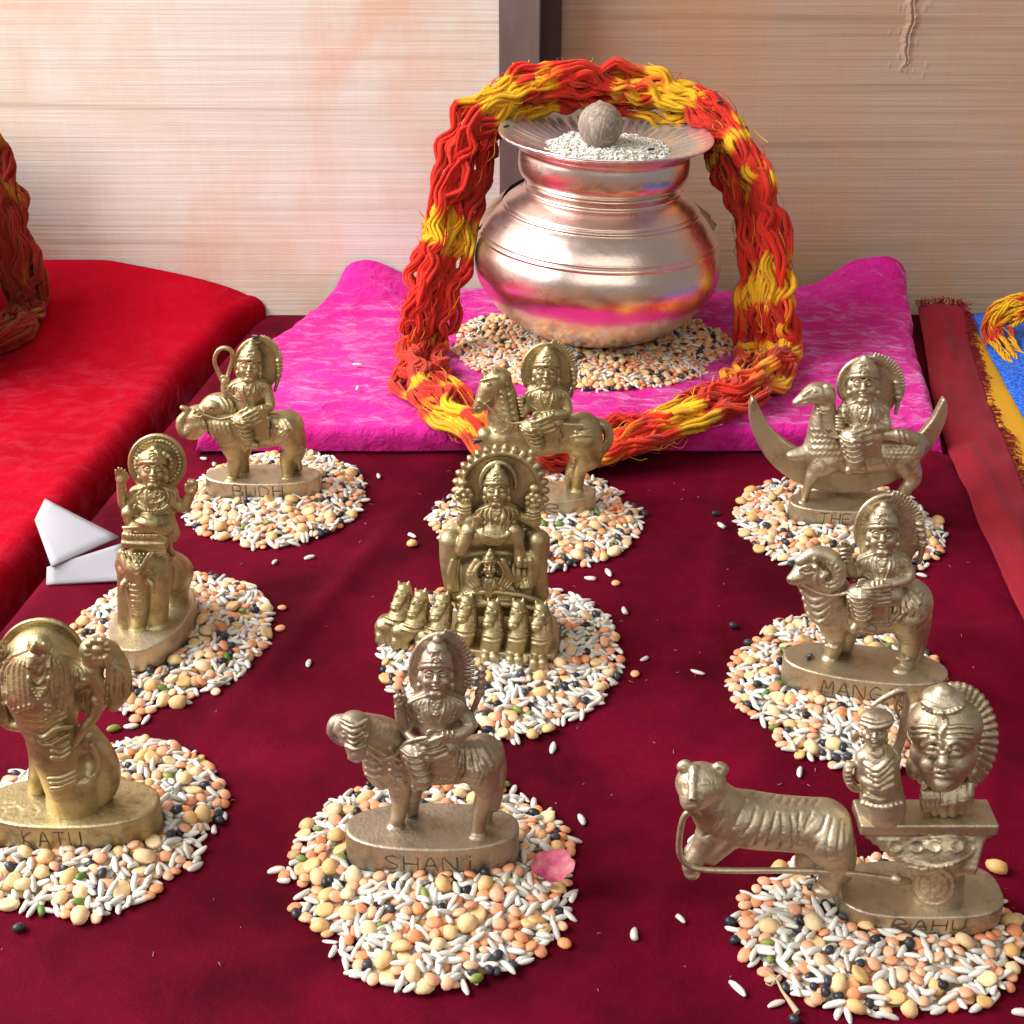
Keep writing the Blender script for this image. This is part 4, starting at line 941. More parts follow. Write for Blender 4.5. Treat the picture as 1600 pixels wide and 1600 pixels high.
# ---------------------------------------------------------------- rider on a bull, front row centre
def statue_bull():
    F = Fig(420, 960, .375, 685, 1000, 4.0); T = thing('brass_figurine', F.B, 'brass crowned rider on a bull, base engraved SHANi', 'figurine', 'brass planet figurines on grain')
    m = M['brass_brown']; bh = 12.0; g = lambda u, v: F.g(u, v, bh - .6)
    make_base(F, T, m, 27.8, 11.5, bh, 0, 'SHANi', (-.56, .56), 5.6, 6.0)
    A = Solid(); t, e = (lambda *a, **k: F.T(A, *a, **k)), (lambda *a, **k: F.E(A, *a, **k))
    t([(530, 600, 0), (650, 615, 0), (790, 605, 0), (885, 592, 0)], [98, 96, 98, 92], 20); e((895, 590, 0), (78, 88, 90), k=20); e((520, 605, -8), (70, 105, 84), k=20)
    t([(545, 560, -10), (475, 505, -35), (400, 480, -70)], [86, 78, 68], 20)
    e((352, 470, -95), (84, 46, 66), k=15); t([(355, 470, -120), (362, 525, -150), (366, 575, -172)], [68, 50, 38], 15)
    t([(318, 440, -80), (280, 448, -88), (268, 485, -95), (292, 520, -105), (318, 535, -118)], [26, 28, 27, 22, 15], 6); t([(398, 438, -75), (440, 450, -62), (468, 480, -55), (478, 520, -50)], [26, 30, 26, 14], 6)
    for i in range(4): t([(300 + i * 8, 442 + i * 24, -150 - i * 8), (354, 466 + i * 24, -182 - i * 8), (410 - i * 8, 440 + i * 24, -150 - i * 8)], 9, 3)
    t([(322, 548, -188), (364, 562, -215), (404, 546, -190)], 9, 3); t([(335, 598, -190), (366, 612, -206), (396, 596, -190)], 8, 3)
    for x in (350, 381): e((x, 582, -212), (9, 7, 12), k=4, sub=True)
    for s_ in (-1, 1): e((360 + 45 * s_, 505, -172), (14, 9, 14), k=3); t([(360 + 28 * s_, 498, -185), (360 + 48 * s_, 490, -175), (360 + 64 * s_, 505, -160)], 6, 3)
    t([(425, 575, -60), (432, 640, -50), (462, 695, -30), (505, 705, -10)], [34, 40, 30, 22], 12)
    for i in range(3): t([(404, 610 + 28 * i, -85), (436, 622 + 30 * i, -92), (470, 618 + 28 * i, -78)], 8, 3)
    t([(548, 680, -48), (548, 780, -48), g(533, 872)], [62, 38, 31], 14); e(g(526, 890), (40, 26, 34), k=8); t([(600, 680, 42), (596, 770, 42), g(590, 826)], [55, 38, 32], 14)
    t([(878, 640, -42), (905, 735, -45), (880, 820, -45), g(872, 915)], [80, 46, 34, 31], 14); e(g(868, 930), (40, 26, 34), k=8); t([(900, 650, 42), (925, 745, 42), (905, 810, 42), g(900, 862)], [70, 44, 34, 30], 14)
    t([(955, 545, 10), (972, 640, 25), (960, 740, 30), (940, 800, 30)], [22, 20, 18, 24], 8)
    ridges(F, A, [[(800 + 18 * i, 690 + 4 * i, -98 + 8 * i), (850 + 14 * i, 640, -92), (905 + 6 * i, 610 + 10 * i, -78)] for i in range(5)], 7)
    ridges(F, A, [[(505, 560 + 30 * i, -95), (535, 600 + 30 * i, -100), (560, 600 + 34 * i, -95)] for i in range(4)], 7)
    C = Solid(); saddle_cloth(F, C, [(555, 560), (790, 560), (785, 700), (560, 690)], -104, 130)
    S = Solid(); U = 130; chin = (697, 325); d0 = -35
    deity(F, S, chin, U, d0, 1.15)
    arm(F, S, [(775, 375, -35), (838, 455, -60), (790, 500, -105), (700, 510, -130)], [.26, .22, .2, .17], U)
    arm(F, S, [(620, 385, -35), (580, 470, -40), (552, 430, -60), (546, 375, -70)], [.24, .22, .19, .16], U, palm=.16)
    for i in range(5): F.E(S, (530 + 10 * (i % 3), 345 + 14 * i, -84), 9, k=3)
    leg(F, S, (745, 545, -70), (602, 575, -115), (640, 690, -128), (612, 716, -140), U); thigh_folds(F, S, (735, 545, -70), (615, 572, -112), U)
    leg(F, S, (790, 560, -10), (835, 590, 30), (830, 640, 70), (820, 660, 80), U, folds=2)
    ridges(F, A, [[(790 + 8 * i, 480, -70), (800 + 22 * i, 560, -95), (790 + 40 * i, 640 + 6 * i, -100 + 6 * i)] for i in range(5)], [8, 11, 9])
    F.T(S, [(560, 470, -40), (600, 520, -90), (640, 530, -120)], 20, 6)
    H = Solid(); halo(F, H, chin, U, 12, .15, -.70, .96, 1.18, .9)
    W = Solid(); mace(F, W, [(835, 430, -15), (878, 330, -20), (888, 225, -20)], U)
    R = Solid(); F.T(R, [(410, 560, -150), (460, 600, -130), (520, 590, -112), (575, 535, -120), (640, 515, -135), (690, 512, -138)], 9, 2)
    finish(T, [('mount', A), ('saddle_cloth', C), ('rider', S), ('halo', H), ('mace', W), ('reins', R)], m, .42); return T, F

# ---------------------------------------------------------------- rider on a lion with a curled trunk, back row left
def statue_lion():
    F = Fig(250, 500, .23125, 707, 1158, 3.5); T = thing('brass_figurine', F.B, 'brass rider on a trunked lion, base engraved BUDH', 'figurine', 'brass planet figurines on grain')
    m = M['brass_gold']; bh = 9.5; g = lambda u, v: F.g(u, v, bh - .6)
    make_base(F, T, M['brass_pale'], 27.6, 11.0, bh, 0, 'BUDH', (-.50, .42), 5.4, 5.4)
    A = Solid(); t, e = (lambda *a, **k: F.T(A, *a, **k)), (lambda *a, **k: F.E(A, *a, **k))
    t([(470, 690, 0), (620, 740, 0), (780, 730, 0), (860, 720, 0)], [140, 128, 120, 115], 25); e((865, 715, 0), (85, 105, 100), k=25); e((430, 680, -10), (135, 150, 115), k=25)
    e((400, 575, -15), (130, 82, 105), rot=-8, k=20); e((245, 650, -55), (95, 75, 80), rot=-20, k=20)
    t([(235, 700, -80), (185, 760, -95), (148, 735, -98), (140, 680, -96), (170, 640, -94), (185, 608, -94), (150, 592, -94)], [62, 44, 36, 30, 25, 21, 18], 8)
    t([(270, 700, -80), (245, 760, -85), (200, 785, -90)], [60, 45, 26], 12)
    e((262, 632, -128), (17, 12, 12), k=3); t([(225, 625, -120), (262, 608, -132), (298, 630, -122)], 8, 3); t([(230, 645, -122), (265, 655, -130), (300, 640, -124)], 7, 3)
    for i in range(5):
        rr = 70 - 13 * i; a = np.linspace(.3, 5.2, 12); t([(345 + rr * .8 * math.cos(q), 598 - rr * .75 * math.sin(q), -108 - i * 6) for q in a], 8, 3, n=2)
    ridges(F, A, [[(330 + 36 * i, 520 - 3 * i, -70), (390 + 34 * i, 525, -88), (430 + 30 * i, 575, -92), (440 + 20 * i, 620, -80)] for i in range(4)], 8)
    ridges(F, A, [[(300 + 32 * i, 690 + 3 * i, -112), (315 + 34 * i, 760 + 6 * i, -116), (345 + 32 * i, 820 + 12 * i, -104)] for i in range(6)], [9, 12, 8])
    t([(480, 790, -45), (505, 910, -50), (500, 1000, -50), g(488, 1070)], [108, 58, 44, 42], 18); e(g(478, 1088), (46, 26, 36), k=8); t([(555, 800, 45), (550, 920, 45), g(560, 1020)], [90, 55, 45], 18)
    t([(865, 740, -45), (895, 850, -50), (855, 940, -50), g(868, 1050)], [105, 72, 46, 40], 18); e(g(858, 1072), (46, 26, 36), k=8); t([(890, 760, 45), (925, 880, 45), (905, 950, 45), g(920, 1010)], [95, 60, 42, 38], 18)
    t([(940, 680, 10), (955, 800, 25), (930, 900, 20), (945, 1000, 20)], [20, 20, 18, 20], 6)
    ridges(F, A, [[(760, 830 + 14 * i, -104), (800 + 10 * i, 780 + 16 * i, -112), (850 + 8 * i, 740 + 18 * i, -108)] for i in range(5)], 7); t([(870, 700, -104), (905, 760, -112), (850, 850, -112), (880, 940, -96)], [12, 16, 12, 8], 4)
    C = Solid(); saddle_cloth(F, C, [(560, 660), (740, 650), (745, 810), (555, 810)], -122, 120)
    S = Solid(); U = 150; chin = (600, 395); d0 = -35
    deity(F, S, chin, U, d0, .9, tilt=.06)
    arm(F, S, [(720, 470, -40), (745, 580, -75), (690, 600, -115), (620, 620, -140)], [.26, .22, .2, .17], U)
    arm(F, S, [(520, 450, -30), (470, 520, -35), (440, 480, -40), (436, 420, -40)], [.22, .2, .18, .15], U, palm=.14)
    leg(F, S, (680, 640, -80), (545, 680, -130), (590, 800, -140), (575, 865, -150), U, (.34, .25, .2)); F.T(S, [(600, 840, -145), (650, 850, -145)], [34, 26], 8); thigh_folds(F, S, (670, 640, -80), (555, 680, -128), U)
    ridges(F, A, [[(730 + 10 * i, 570, -70), (745 + 22 * i, 640, -98), (760 + 34 * i, 720 + 6 * i, -108)] for i in range(5)], [10, 13, 10]); F.E(S, (800, 700, -70), (80, 50, 50), rot=30, k=15)
    H = Solid(); halo(F, H, chin, U, 20, .42, -.62, 1.02, 1.18, .95)
    W = Solid(); mace(F, W, [(775, 480, -15), (800, 380, -15), (800, 270, -15)], U)
    Bw = Solid(); F.T(Bw, [(438, 510, -30), (432, 430, -30), (392, 350, -25), (368, 280, -25), (385, 215, -25), (430, 188, -25), (478, 205, -25), (490, 260, -20), (468, 340, -20), (445, 410, -28)], [16, 16, 15, 14, 14, 15, 16, 15, 14, 14], 3)
    F.T(Bw, [(405, 380, -28), (445, 396, -32)], 13, 3); F.T(Bw, [(410, 400, -28), (448, 414, -32)], 12, 3)
    R = Solid(); F.T(R, [(225, 600, -125), (300, 640, -132), (400, 668, -130), (490, 650, -130), (560, 610, -140), (600, 605, -145)], 9, 2)
    finish(T, [('mount', A), ('saddle_cloth', C), ('rider', S), ('halo', H), ('mace', W), ('bow', Bw), ('reins', R)], m, .5); return T, F

# ---------------------------------------------------------------- rider on a horse, back row centre
def statue_horse():
    F = Fig(640, 500, .25, 795, 1178, 3.5); T = thing('brass_figurine', F.B, 'brass rider on a stepping horse in front of the copper pot', 'figurine', 'brass planet figurines on grain')
    m = M['brass_gold']; bh = 9.5; g = lambda u, v: F.g(u, v, bh - .6)
    make_base(F, T, M['brass_pale'], 27.6, 11.0, bh, 0, 'GUR', (-.62, .44), 5.0, 5.2)
    A = Solid(); t, e = (lambda *a, **k: F.T(A, *a, **k)), (lambda *a, **k: F.E(A, *a, **k))
    t([(620, 700, 0), (780, 735, 0), (930, 715, 0), (1070, 700, 0)], [125, 118, 118, 120], 25); e((1085, 690, 0), (110, 115, 105), k=25); e((590, 690, -5), (95, 130, 100), k=25)
    t([(600, 620, 0), (590, 510, -10), (570, 400, -20)], [120, 92, 70], 20); t([(560, 370, -25), (500, 420, -35), (455, 500, -45), (428, 550, -50)], [76, 66, 46, 34], 12)
    t([(472, 345, -30), (455, 315, -30)], [22, 8], 5); t([(545, 340, -60), (532, 300, -66)], [24, 8], 5); t([(575, 350, 5), (592, 318, 5)], [24, 8], 5)
    e((495, 400, -98), (14, 10, 9), k=3); t([(430, 505, -85), (470, 520, -90), (505, 500, -84)], 9, 3); t([(445, 380, -70), (500, 365, -98), (555, 360, -100)], 9, 3); t([(470, 355, -70), (540, 430, -98), (530, 510, -80)], 8, 3); e((432, 545, -82), (7, 6, 9), k=3, sub=True); t([(410, 560, -60), (440, 562, -82), (465, 545, -80)], 5, 2, sub=True)
    ridges(F, A, [[(610 + 8 * i, 400 + 34 * i, -70), (640 + 6 * i, 430 + 36 * i, -80), (628 + 8 * i, 470 + 38 * i, -86), (660 + 4 * i, 500 + 36 * i, -84)] for i in range(6)], [9, 13, 13, 7])
    ridges(F, A, [[(570 + 8 * i, 450 + 34 * i, -80), (600 + 6 * i, 480 + 36 * i, -92), (588 + 8 * i, 520 + 38 * i, -96)] for i in range(5)], [8, 11, 7])
    t([(530, 680, -85), (580, 700, -108), (640, 660, -112)], 14, 3); t([(535, 650, -85), (580, 665, -108), (635, 630, -110)], 8, 3)
    for i in range(5): e((535 + 20 * i, 692 - 3 * i, -106), 8, k=2)
    t([(570, 740, -60), (500, 735, -75), (470, 715, -80)], [80, 52, 44], 15); t([(470, 715, -80), (480, 800, -70), (520, 840, -60)], [44, 34, 30], 10)
    t([(640, 790, 40), (650, 900, 40), g(640, 1020)], [80, 45, 38], 15)
    t([(1090, 740, -40), (1130, 850, -45), (1070, 925, -45), g(1045, 1060)], [118, 78, 44, 36], 18); e(g(1045, 1076), (46, 30, 36), k=8); t([(1070, 750, 40), (1075, 860, 45), (1020, 930, 45), g(1000, 1020)], [110, 72, 42, 36], 18)
    t([(1165, 640, 10), (1225, 665, 10), (1245, 740, 5), (1215, 810, 0), (1175, 860, 0)], [30, 32, 32, 28, 12], 6); ridges(F, A, [[(1200 + 10 * i, 650 + 4 * i, -16), (1228 + 8 * i, 720, -26), (1190 + 8 * i, 820, -22)] for i in range(3)], 6)
    ridges(F, A, [[(970, 720 + 16 * i, -116), (1060, 700 + 22 * i, -112), (1150 - 8 * i, 690 + 30 * i, -90)] for i in range(2)], 8)
    C = Solid(); saddle_cloth(F, C, [(760, 640), (950, 640), (930, 780), (770, 780)], -122, 120); saddle_cloth(F, C, [(950, 640), (1090, 650), (1060, 700), (955, 760)], -118, 120)
    S = Solid(); U = 150; chin = (855, 410); d0 = -35
    deity(F, S, chin, U, d0, .8)
    arm(F, S, [(960, 470, -40), (985, 570, -75), (920, 590, -115), (820, 608, -140)], [.26, .22, .2, .17], U)
    leg(F, S, (910, 640, -80), (750, 675, -130), (800, 780, -140), (765, 828, -152), U, (.34, .26, .2)); thigh_folds(F, S, (900, 640, -80), (760, 672, -128), U)
    ridges(F, A, [[(950 + 10 * i, 570, -80), (960 + 16 * i, 630, -112), (950 + 30 * i, 690 + 4 * i, -118)] for i in range(4)], [10, 12, 10])
    F.T(S, [(770, 440, -30), (740, 520, -40), (720, 570, -60)], [40, 34, 28], 8)
    for i in range(6): F.E(S, (690 + 3 * i, 490 + 22 * i, -75), (24, 12, 14), k=4)
    H = Solid(); halo(F, H, chin, U, 20, .10, -.60, 1.10, 1.16, .95)
    W = Solid(); mace(F, W, [(1010, 480, -15), (1028, 400, -15), (1022, 310, -15)], U, .10)
    R = Solid(); F.T(R, [(470, 520, -95), (540, 590, -110), (620, 640, -118), (700, 640, -122), (780, 610, -140)], 9, 2)
    finish(T, [('mount', A), ('saddle_cloth', C), ('rider', S), ('halo', H), ('mace', W), ('reins', R)], m, .5); return T, F

# ---------------------------------------------------------------- rider on a bird-headed deer with a crescent, back row right
def statue_crescent():
    F = Fig(1130, 530, .23125, 845, 1208, 3.5); T = thing('brass_figurine', F.B, 'brass rider with a big crescent moon behind, base engraved THE', 'figurine', 'brass planet figurines on grain')
    m = M['brass_pale']; bh = 9.5; g = lambda u, v: F.g(u, v, bh - .6)
    make_base(F, T, m, 28.5, 11.5, bh, 0, 'THE', (-.58, -.02), 5.2, 5.4)
    A = Solid(); t, e = (lambda *a, **k: F.T(A, *a, **k)), (lambda *a, **k: F.E(A, *a, **k))
    t([(690, 725, 0), (850, 775, 0), (1050, 765, 0), (1240, 735, 10)], [140, 138, 138, 118], 25); e((670, 740, -10), (120, 150, 110), k=25); e((1200, 760, 0), (130, 120, 105), k=25)
    t([(1230, 690, 10), (1330, 690, 20), (1370, 710, 25)], [80, 50, 26], 15)
    t([(690, 680, -5), (680, 560, -15), (690, 440, -25)], [125, 98, 66], 20); t([(680, 370, -25), (620, 365, -35), (550, 400, -45), (492, 428, -52)], [78, 72, 48, 26], 10)
    t([(520, 428, -85), (570, 420, -92), (625, 430, -92)], 7, 2, sub=True); e((625, 350, -100), (16, 11, 10), k=3)
    ridges(F, A, [[(540, 380 - 6 * i, -88), (590 + 10 * i, 345 - 6 * i, -98), (630 + 14 * i, 320 + 4 * i, -96), (650 + 12 * i, 380 + 8 * i, -98)] for i in range(3)], 8); t([(700, 320, -60), (735, 390, -70), (720, 450, -80)], [22, 26, 16], 6); t([(640, 470, -82), (690, 478, -92), (735, 465, -80)], 12, 3); t([(642, 495, -84), (690, 503, -94), (735, 490, -82)], 9, 3)
    F.onto(A, [[(588 + 34 * j + 16 * (i % 2), 600 + 42 * i), (604 + 34 * j + 16 * (i % 2), 618 + 42 * i), (620 + 34 * j + 16 * (i % 2), 600 + 42 * i)] for i in range(6) for j in range(6)], 6, 2, n=2)
    F.onto(A, [[(1095 + 34 * j + 16 * (i % 2), 735 + 30 * i), (1110 + 34 * j + 16 * (i % 2), 750 + 30 * i), (1126 + 34 * j + 16 * (i % 2), 735 + 30 * i)] for i in range(6) for j in range(6)], 6, 2, n=2)
    t([(700, 820, -60), (625, 890, -65), (580, 970, -65), g(548, 1085)], [105, 58, 32, 26], 15); e(g(536, 1108), (34, 22, 30), k=6); t([(610, 870, -105), (590, 930, -95), (570, 1000, -90)], 9, 3)
    t([(590, 760, -10), (520, 775, -30), (468, 785, -40)], [66, 48, 38], 12); e((452, 782, -44), (26, 24, 30), k=6)
    t([(1210, 800, -30), (1285, 930, -35), (1240, 1000, -35), g(1190, 1075)], [100, 56, 46, 40], 15); t([(1240, 820, 40), (1265, 940, 40), g(1230, 1040)], [80, 46, 38], 15)
    C = Solid(); saddle_cloth(F, C, [(890, 690), (1065, 680), (1075, 830), (960, 850)], -128, 150)
    t([(1080, 640, -90), (1180, 650, -100), (1290, 690, -85)], [40, 44, 30], 10); ridges(F, A, [[(1170 + 30 * i, 610, -80), (1180 + 32 * i, 650, -140), (1185 + 34 * i, 690, -140)] for i in range(3)], 9)
    S = Solid(); U = 185; chin = (948, 405); d0 = -40
    deity(F, S, chin, U, d0, .72)
    arm(F, S, [(1060, 480, -50), (1100, 580, -90), (1040, 600, -125), (940, 622, -150)], [.24, .2, .18, .15], U)
    leg(F, S, (1010, 650, -90), (862, 670, -140), (890, 820, -150), (850, 885, -165), U, (.32, .28, .24), 5); F.T(S, [(890, 870, -160), (940, 880, -160)], [36, 28], 8); thigh_folds(F, S, (1000, 650, -90), (870, 668, -138), U)
    F.T(S, [(830, 470, -30), (790, 540, -60), (790, 600, -80)], [40, 36, 34], 8)
    for i in range(5): F.E(S, (785, 520 + 22 * i, -112), (30, 11, 18), k=3)
    ridges(F, S, [[(820 + 6 * i, 430 + 20 * i, -60), (800 + 8 * i, 490 + 16 * i, -90)] for i in range(3)], 10)
    H = Solid(); halo(F, H, chin, U, 30, .25, -.52, 1.16, 1.02, .9)
    W = Solid(); mace(F, W, [(1165, 500, -15), (1185, 400, -15), (1172, 290, -15)], U, .10)
    R = Solid(); F.T(R, [(640, 500, -100), (660, 590, -122), (720, 650, -130), (800, 660, -140), (900, 625, -155)], 12, 2)
    Mo = Solid(); outer = [(192, 378), (172, 450), (180, 560), (225, 690), (310, 820), (440, 930), (600, 1000), (780, 1030), (960, 1015), (1130, 960), (1270, 870), (1390, 740), (1470, 610), (1512, 480), (1500, 400), (1482, 388)]
    inner = [(1455, 440), (1400, 540), (1310, 640), (1180, 720), (1020, 770), (840, 790), (660, 775), (500, 730), (370, 640), (280, 530), (222, 410)]
    F.plate(Mo, [tuple(q[:2]) for q in catmull(np.array([[*q, 0] for q in outer]), 3)] + [tuple(q[:2]) for q in catmull(np.array([[*q, 0] for q in inner]), 3)], 95, 34, 3, 12)
    finish(T, [('mount', A), ('saddle_cloth', C), ('rider', S), ('halo', H), ('mace', W), ('reins', R), ('crescent', Mo)], m, .5); return T, F

# ---------------------------------------------------------------- rider on a ram, middle row right
def statue_ram():
    F = Fig(1120, 750, .2937, 770, 1098, 4.0); T = thing('brass_figurine', F.B, 'brass rider on a curl-horned ram, base engraved MANG', 'figurine', 'brass planet figurines on grain')
    m = M['brass_pale']; bh = 11.0; g = lambda u, v: F.g(u, v, bh - .6); ya = math.radians(-12)
    make_base(F, T, m, 30.5, 12.5, bh, ya, 'MANGAL', (-.52, .62), 6.0, 5.6)
    A = Solid(); t, e = (lambda *a, **k: F.T(A, *a, **k)), (lambda *a, **k: F.E(A, *a, **k))
    t([(600, 650, 0), (740, 700, 0), (900, 690, 0), (1020, 660, 0)], [130, 125, 125, 125], 25); e((1035, 640, 0), (100, 120, 108), k=25); e((570, 650, -10), (100, 125, 105), k=25)
    t([(590, 600, -10), (530, 545, -35), (500, 500, -50)], [120, 98, 82], 20); e((490, 480, -60), (80, 74, 72), k=15); t([(470, 490, -75), (430, 515, -90), (400, 528, -100)], [62, 44, 28], 10); e((398, 525, -104), (26, 22, 26), k=5)
    t([(440, 430, -80), (510, 392, -75), (560, 395, -75), (610, 420, -85), (645, 470, -95), (640, 530, -100), (600, 565, -108), (560, 550, -116), (555, 515, -122), (585, 500, -126)], [26, 38, 44, 46, 46, 40, 34, 27, 20, 14], 5)
    F.onto(A, [[(592 + 26 * math.cos(a), 512 + 26 * math.sin(a)), (592 + 66 * math.cos(a), 505 + 66 * math.sin(a))] for a in np.linspace(-2.4, 1.6, 11)], 7, 2); F.onto(A, [[(592 + (70 - 9 * q) * math.cos(q), 510 + (66 - 8.5 * q) * math.sin(q)) for q in np.linspace(0, 6.0, 16)]], 7, 2, True)
    e((478, 478, -128), (20, 11, 10), k=3); t([(440, 478, -120), (478, 455, -134), (520, 478, -128)], 8, 3); t([(445, 490, -122), (480, 502, -132), (515, 492, -128)], 7, 3); F.onto(A, [[(520, 420), (530, 480), (522, 540)]], 12, 3)
    t([(378, 535, -118), (410, 548, -122), (445, 545, -118)], 5, 2, sub=True); e((388, 518, -126), (6, 5, 8), k=2, sub=True)
    for i in range(4): t([(455 + 12 * i, 590 + 40 * i, -85), (520 + 10 * i, 640 + 38 * i, -118), (600, 600 + 36 * i, -122)], [16, 20, 14], 4)
    t([(620, 740, -45), (630, 830, -48), g(612, 930)], [90, 54, 44], 16); t([(580, 880, -80), (628, 895, -100), (660, 880, -80)], 10, 3); e(g(600, 955), (48, 30, 40), k=8); t([(690, 740, 45), (690, 840, 45), g(680, 900)], [80, 50, 42], 16)
    t([(1010, 720, -45), (1030, 840, -48), g(1005, 990)], [112, 64, 46], 16); t([(960, 945, -80), (1000, 958, -96), (1040, 945, -80)], 10, 3); e(g(980, 1020), (52, 32, 42), k=8); t([(1050, 720, 45), (1065, 840, 45), g(1050, 950)], [95, 56, 44], 16)
    ridges(F, A, [[(960, 740 + 4 * i, -110), (1010 + 6 * i, 700 - 8 * i, -118), (1060 + 10 * i, 690 - 30 * i, -100)] for i in range(4)], 9)
    C = Solid(); saddle_cloth(F, C, [(690, 620), (930, 620), (925, 770), (700, 780)], -128, 130)
    S = Solid(); U = 152; chin = (882, 378); d0 = -40
    deity(F, S, chin, U, d0, .95)
    arm(F, S, [(985, 430, -45), (1020, 510, -80), (940, 550, -120), (800, 562, -148)], [.26, .22, .2, .17], U)
    arm(F, S, [(790, 430, -40), (740, 500, -45), (705, 460, -60), (690, 400, -70)], [.24, .22, .2, .17], U, palm=.2, curl=.05)
    for i in range(4): F.T(S, [(660, 372 + 22 * i, -92), (685, 366 + 22 * i, -100), (712, 374 + 22 * i, -92)], 8, 3)
    leg(F, S, (930, 610, -80), (752, 610, -135), (775, 735, -145), (730, 790, -160), U, (.34, .28, .22), 6); F.T(S, [(770, 780, -152), (825, 795, -152)], [34, 26], 8); thigh_folds(F, S, (920, 605, -80), (765, 606, -132), U, n=5)
    ridges(F, A, [[(950 + 8 * i, 550, -85), (955 + 24 * i, 620, -112), (945 + 46 * i, 700 + 6 * i, -118 + 8 * i)] for i in range(5)], [10, 14, 11])
    H = Solid(); halo(F, H, chin, U, 18, .22, -.72, 1.16, 1.24, .9)
    W = Solid(); mace(F, W, [(1075, 440, -15), (1095, 340, -15), (1080, 230, -15)], U, .12)
    R = Solid(); F.T(R, [(440, 545, -118), (510, 590, -125), (600, 615, -130), (690, 600, -135), (770, 565, -150)], 11, 2)
    finish(T, [('mount', A), ('saddle_cloth', C), ('rider', S), ('halo', H), ('mace', W), ('reins', R)], m, .45); return T, F

# ---------------------------------------------------------------- seated deity on an elephant seen from the front, middle row left
def statue_elephant():
    F = Fig(40, 660, .2937, 690, 1140, 4.0); T = thing('brass_figurine', F.B, 'brass haloed deity riding an elephant that faces forward', 'figurine', 'brass planet figurines on grain')
    m = M['brass_gold']; bh = 10.5; g = lambda u, v: F.g(u, v, bh - .6)
    make_base(F, T, M['brass_pale'], 25.5, 14.5, bh, math.radians(80))
    A = Solid(); t, e = (lambda *a, **k: F.T(A, *a, **k)), (lambda *a, **k: F.E(A, *a, **k))
    e((640, 760, -60), (125, 100, 100), k=20); e((600, 740, -110), (95, 75, 70), k=20); t([(680, 790, 0), (740, 800, 90), (780, 800, 170)], [125, 130, 115], 30)
    t([(598, 760, -130), (600, 880, -140), (603, 990, -140), g(600, 1085)], [78, 64, 54, 50], 12); e(g(602, 1098), (56, 34, 50), k=10)
    t([(540, 780, -95), (535, 900, -100), g(530, 1090)], [52, 46, 40], 10); t([(690, 800, -70), (700, 920, -75), g(700, 1075)], [88, 64, 56], 16); e(g(700, 1085), (62, 34, 56), k=10)
    t([(780, 850, 150), (800, 930, 150), g(800, 960)], [95, 66, 58], 18); t([(700, 850, 170), (700, 900, 170)], [80, 60], 18)
    t([(520, 690, -150), (545, 760, -180), (590, 810, -205), (630, 760, -185), (680, 690, -140)], 10, 3); t([(535, 690, -160), (590, 785, -206), (660, 692, -160)], 7, 3)
    for i in range(4):
        for j in range(4 - i): e((560 + 22 * i * .5 + 22 * j + 4, 700 + 20 * i, -186 - 4 * i), 8, k=2)
    for s_ in (-1, 1): e((598 + 62 * s_, 800, -168), (14, 9, 10), k=3); t([(598 + 38 * s_, 800, -180), (598 + 62 * s_, 788, -176), (598 + 84 * s_, 804, -160)], 7, 3)
    for i in range(7): t([(545 - 2 * i, 850 + 28 * i, -190), (600, 862 + 28 * i, -206 + 3 * i), (655 - 6 * i, 850 + 28 * i, -190)], 5, 3, sub=True)
    t([(572, 990, -190), (570, 1080, -186)], 4, 2, sub=True); t([(648, 990, -180), (648, 1085, -176)], 4, 2, sub=True)
    F.plate(A, [(690, 690), (760, 700), (775, 780), (740, 860), (700, 840), (680, 760)], -60, 16, 6, 8); t([(700, 700, -80), (750, 720, -82), (752, 800, -82), (720, 845, -80)], 8, 3); t([(512, 690, -90), (500, 760, -95), (515, 830, -95)], [22, 26, 14], 8)
    t([(555, 830, -160), (520, 860, -185), (508, 910, -200)], [22, 17, 9], 5); t([(640, 830, -160), (672, 860, -180), (680, 905, -195)], [22, 17, 9], 5)
    ridges(F, A, [[(760 + 12 * i, 720 + 10 * i, 20), (800 + 8 * i, 800 + 10 * i, 30), (790 + 6 * i, 880, 60)] for i in range(3)], 8)
    C = Solid(); F.plate(C, [(525, 560), (720, 560), (772, 590), (765, 650), (690, 650), (520, 640)], -95, 60, 8, 10)
    for i in range(10): F.E(C, (548 + 17 * i, 582, -158), 8, k=2)
    for i in range(10): F.T(C, [(545 + 17 * i, 600, -158), (545 + 17 * i, 620, -158)], 6, 2)
    F.T(C, [(522, 560, -156), (620, 556, -158), (730, 566, -150)], 10, 3); F.T(C, [(518, 640, -156), (600, 646, -158), (740, 646, -150)], 11, 3)
    F.T(C, [(770, 600, -60), (760, 660, 0), (780, 700, 60)], 20, 8)
    S = Solid(); U = 138; chin = (678, 328); d0 = -40
    deity(F, S, chin, U, d0, .45, folds=3)
    for q in np.linspace(-1.9, 1.9, 13): F.E(S, (685 + 92 * math.sin(q), 215 - 60 * math.cos(q), -50), 14, k=4)
    for i, (w, y) in enumerate(((62, 400), (76, 430), (92, 470))):
        for q in np.linspace(-1.2, 1.2, 9 + 3 * i): F.E(S, (670 + w * math.sin(q), y - 50 + 50 * math.cos(q) * 1.0, -112 - 6 * i), 7, k=2)
    arm(F, S, [(600, 390, -45), (530, 440, -60), (512, 370, -75), (508, 310, -82)], [.26, .22, .18, .16], U, palm=.2, curl=.02)
    arm(F, S, [(605, 420, -50), (560, 520, -85), (545, 500, -115)], [.24, .22, .18], U, palm=.15, curl=.6); F.E(S, (545, 478, -130), (34, 32, 32), k=6); F.E(S, (545, 455, -132), 16, k=4)
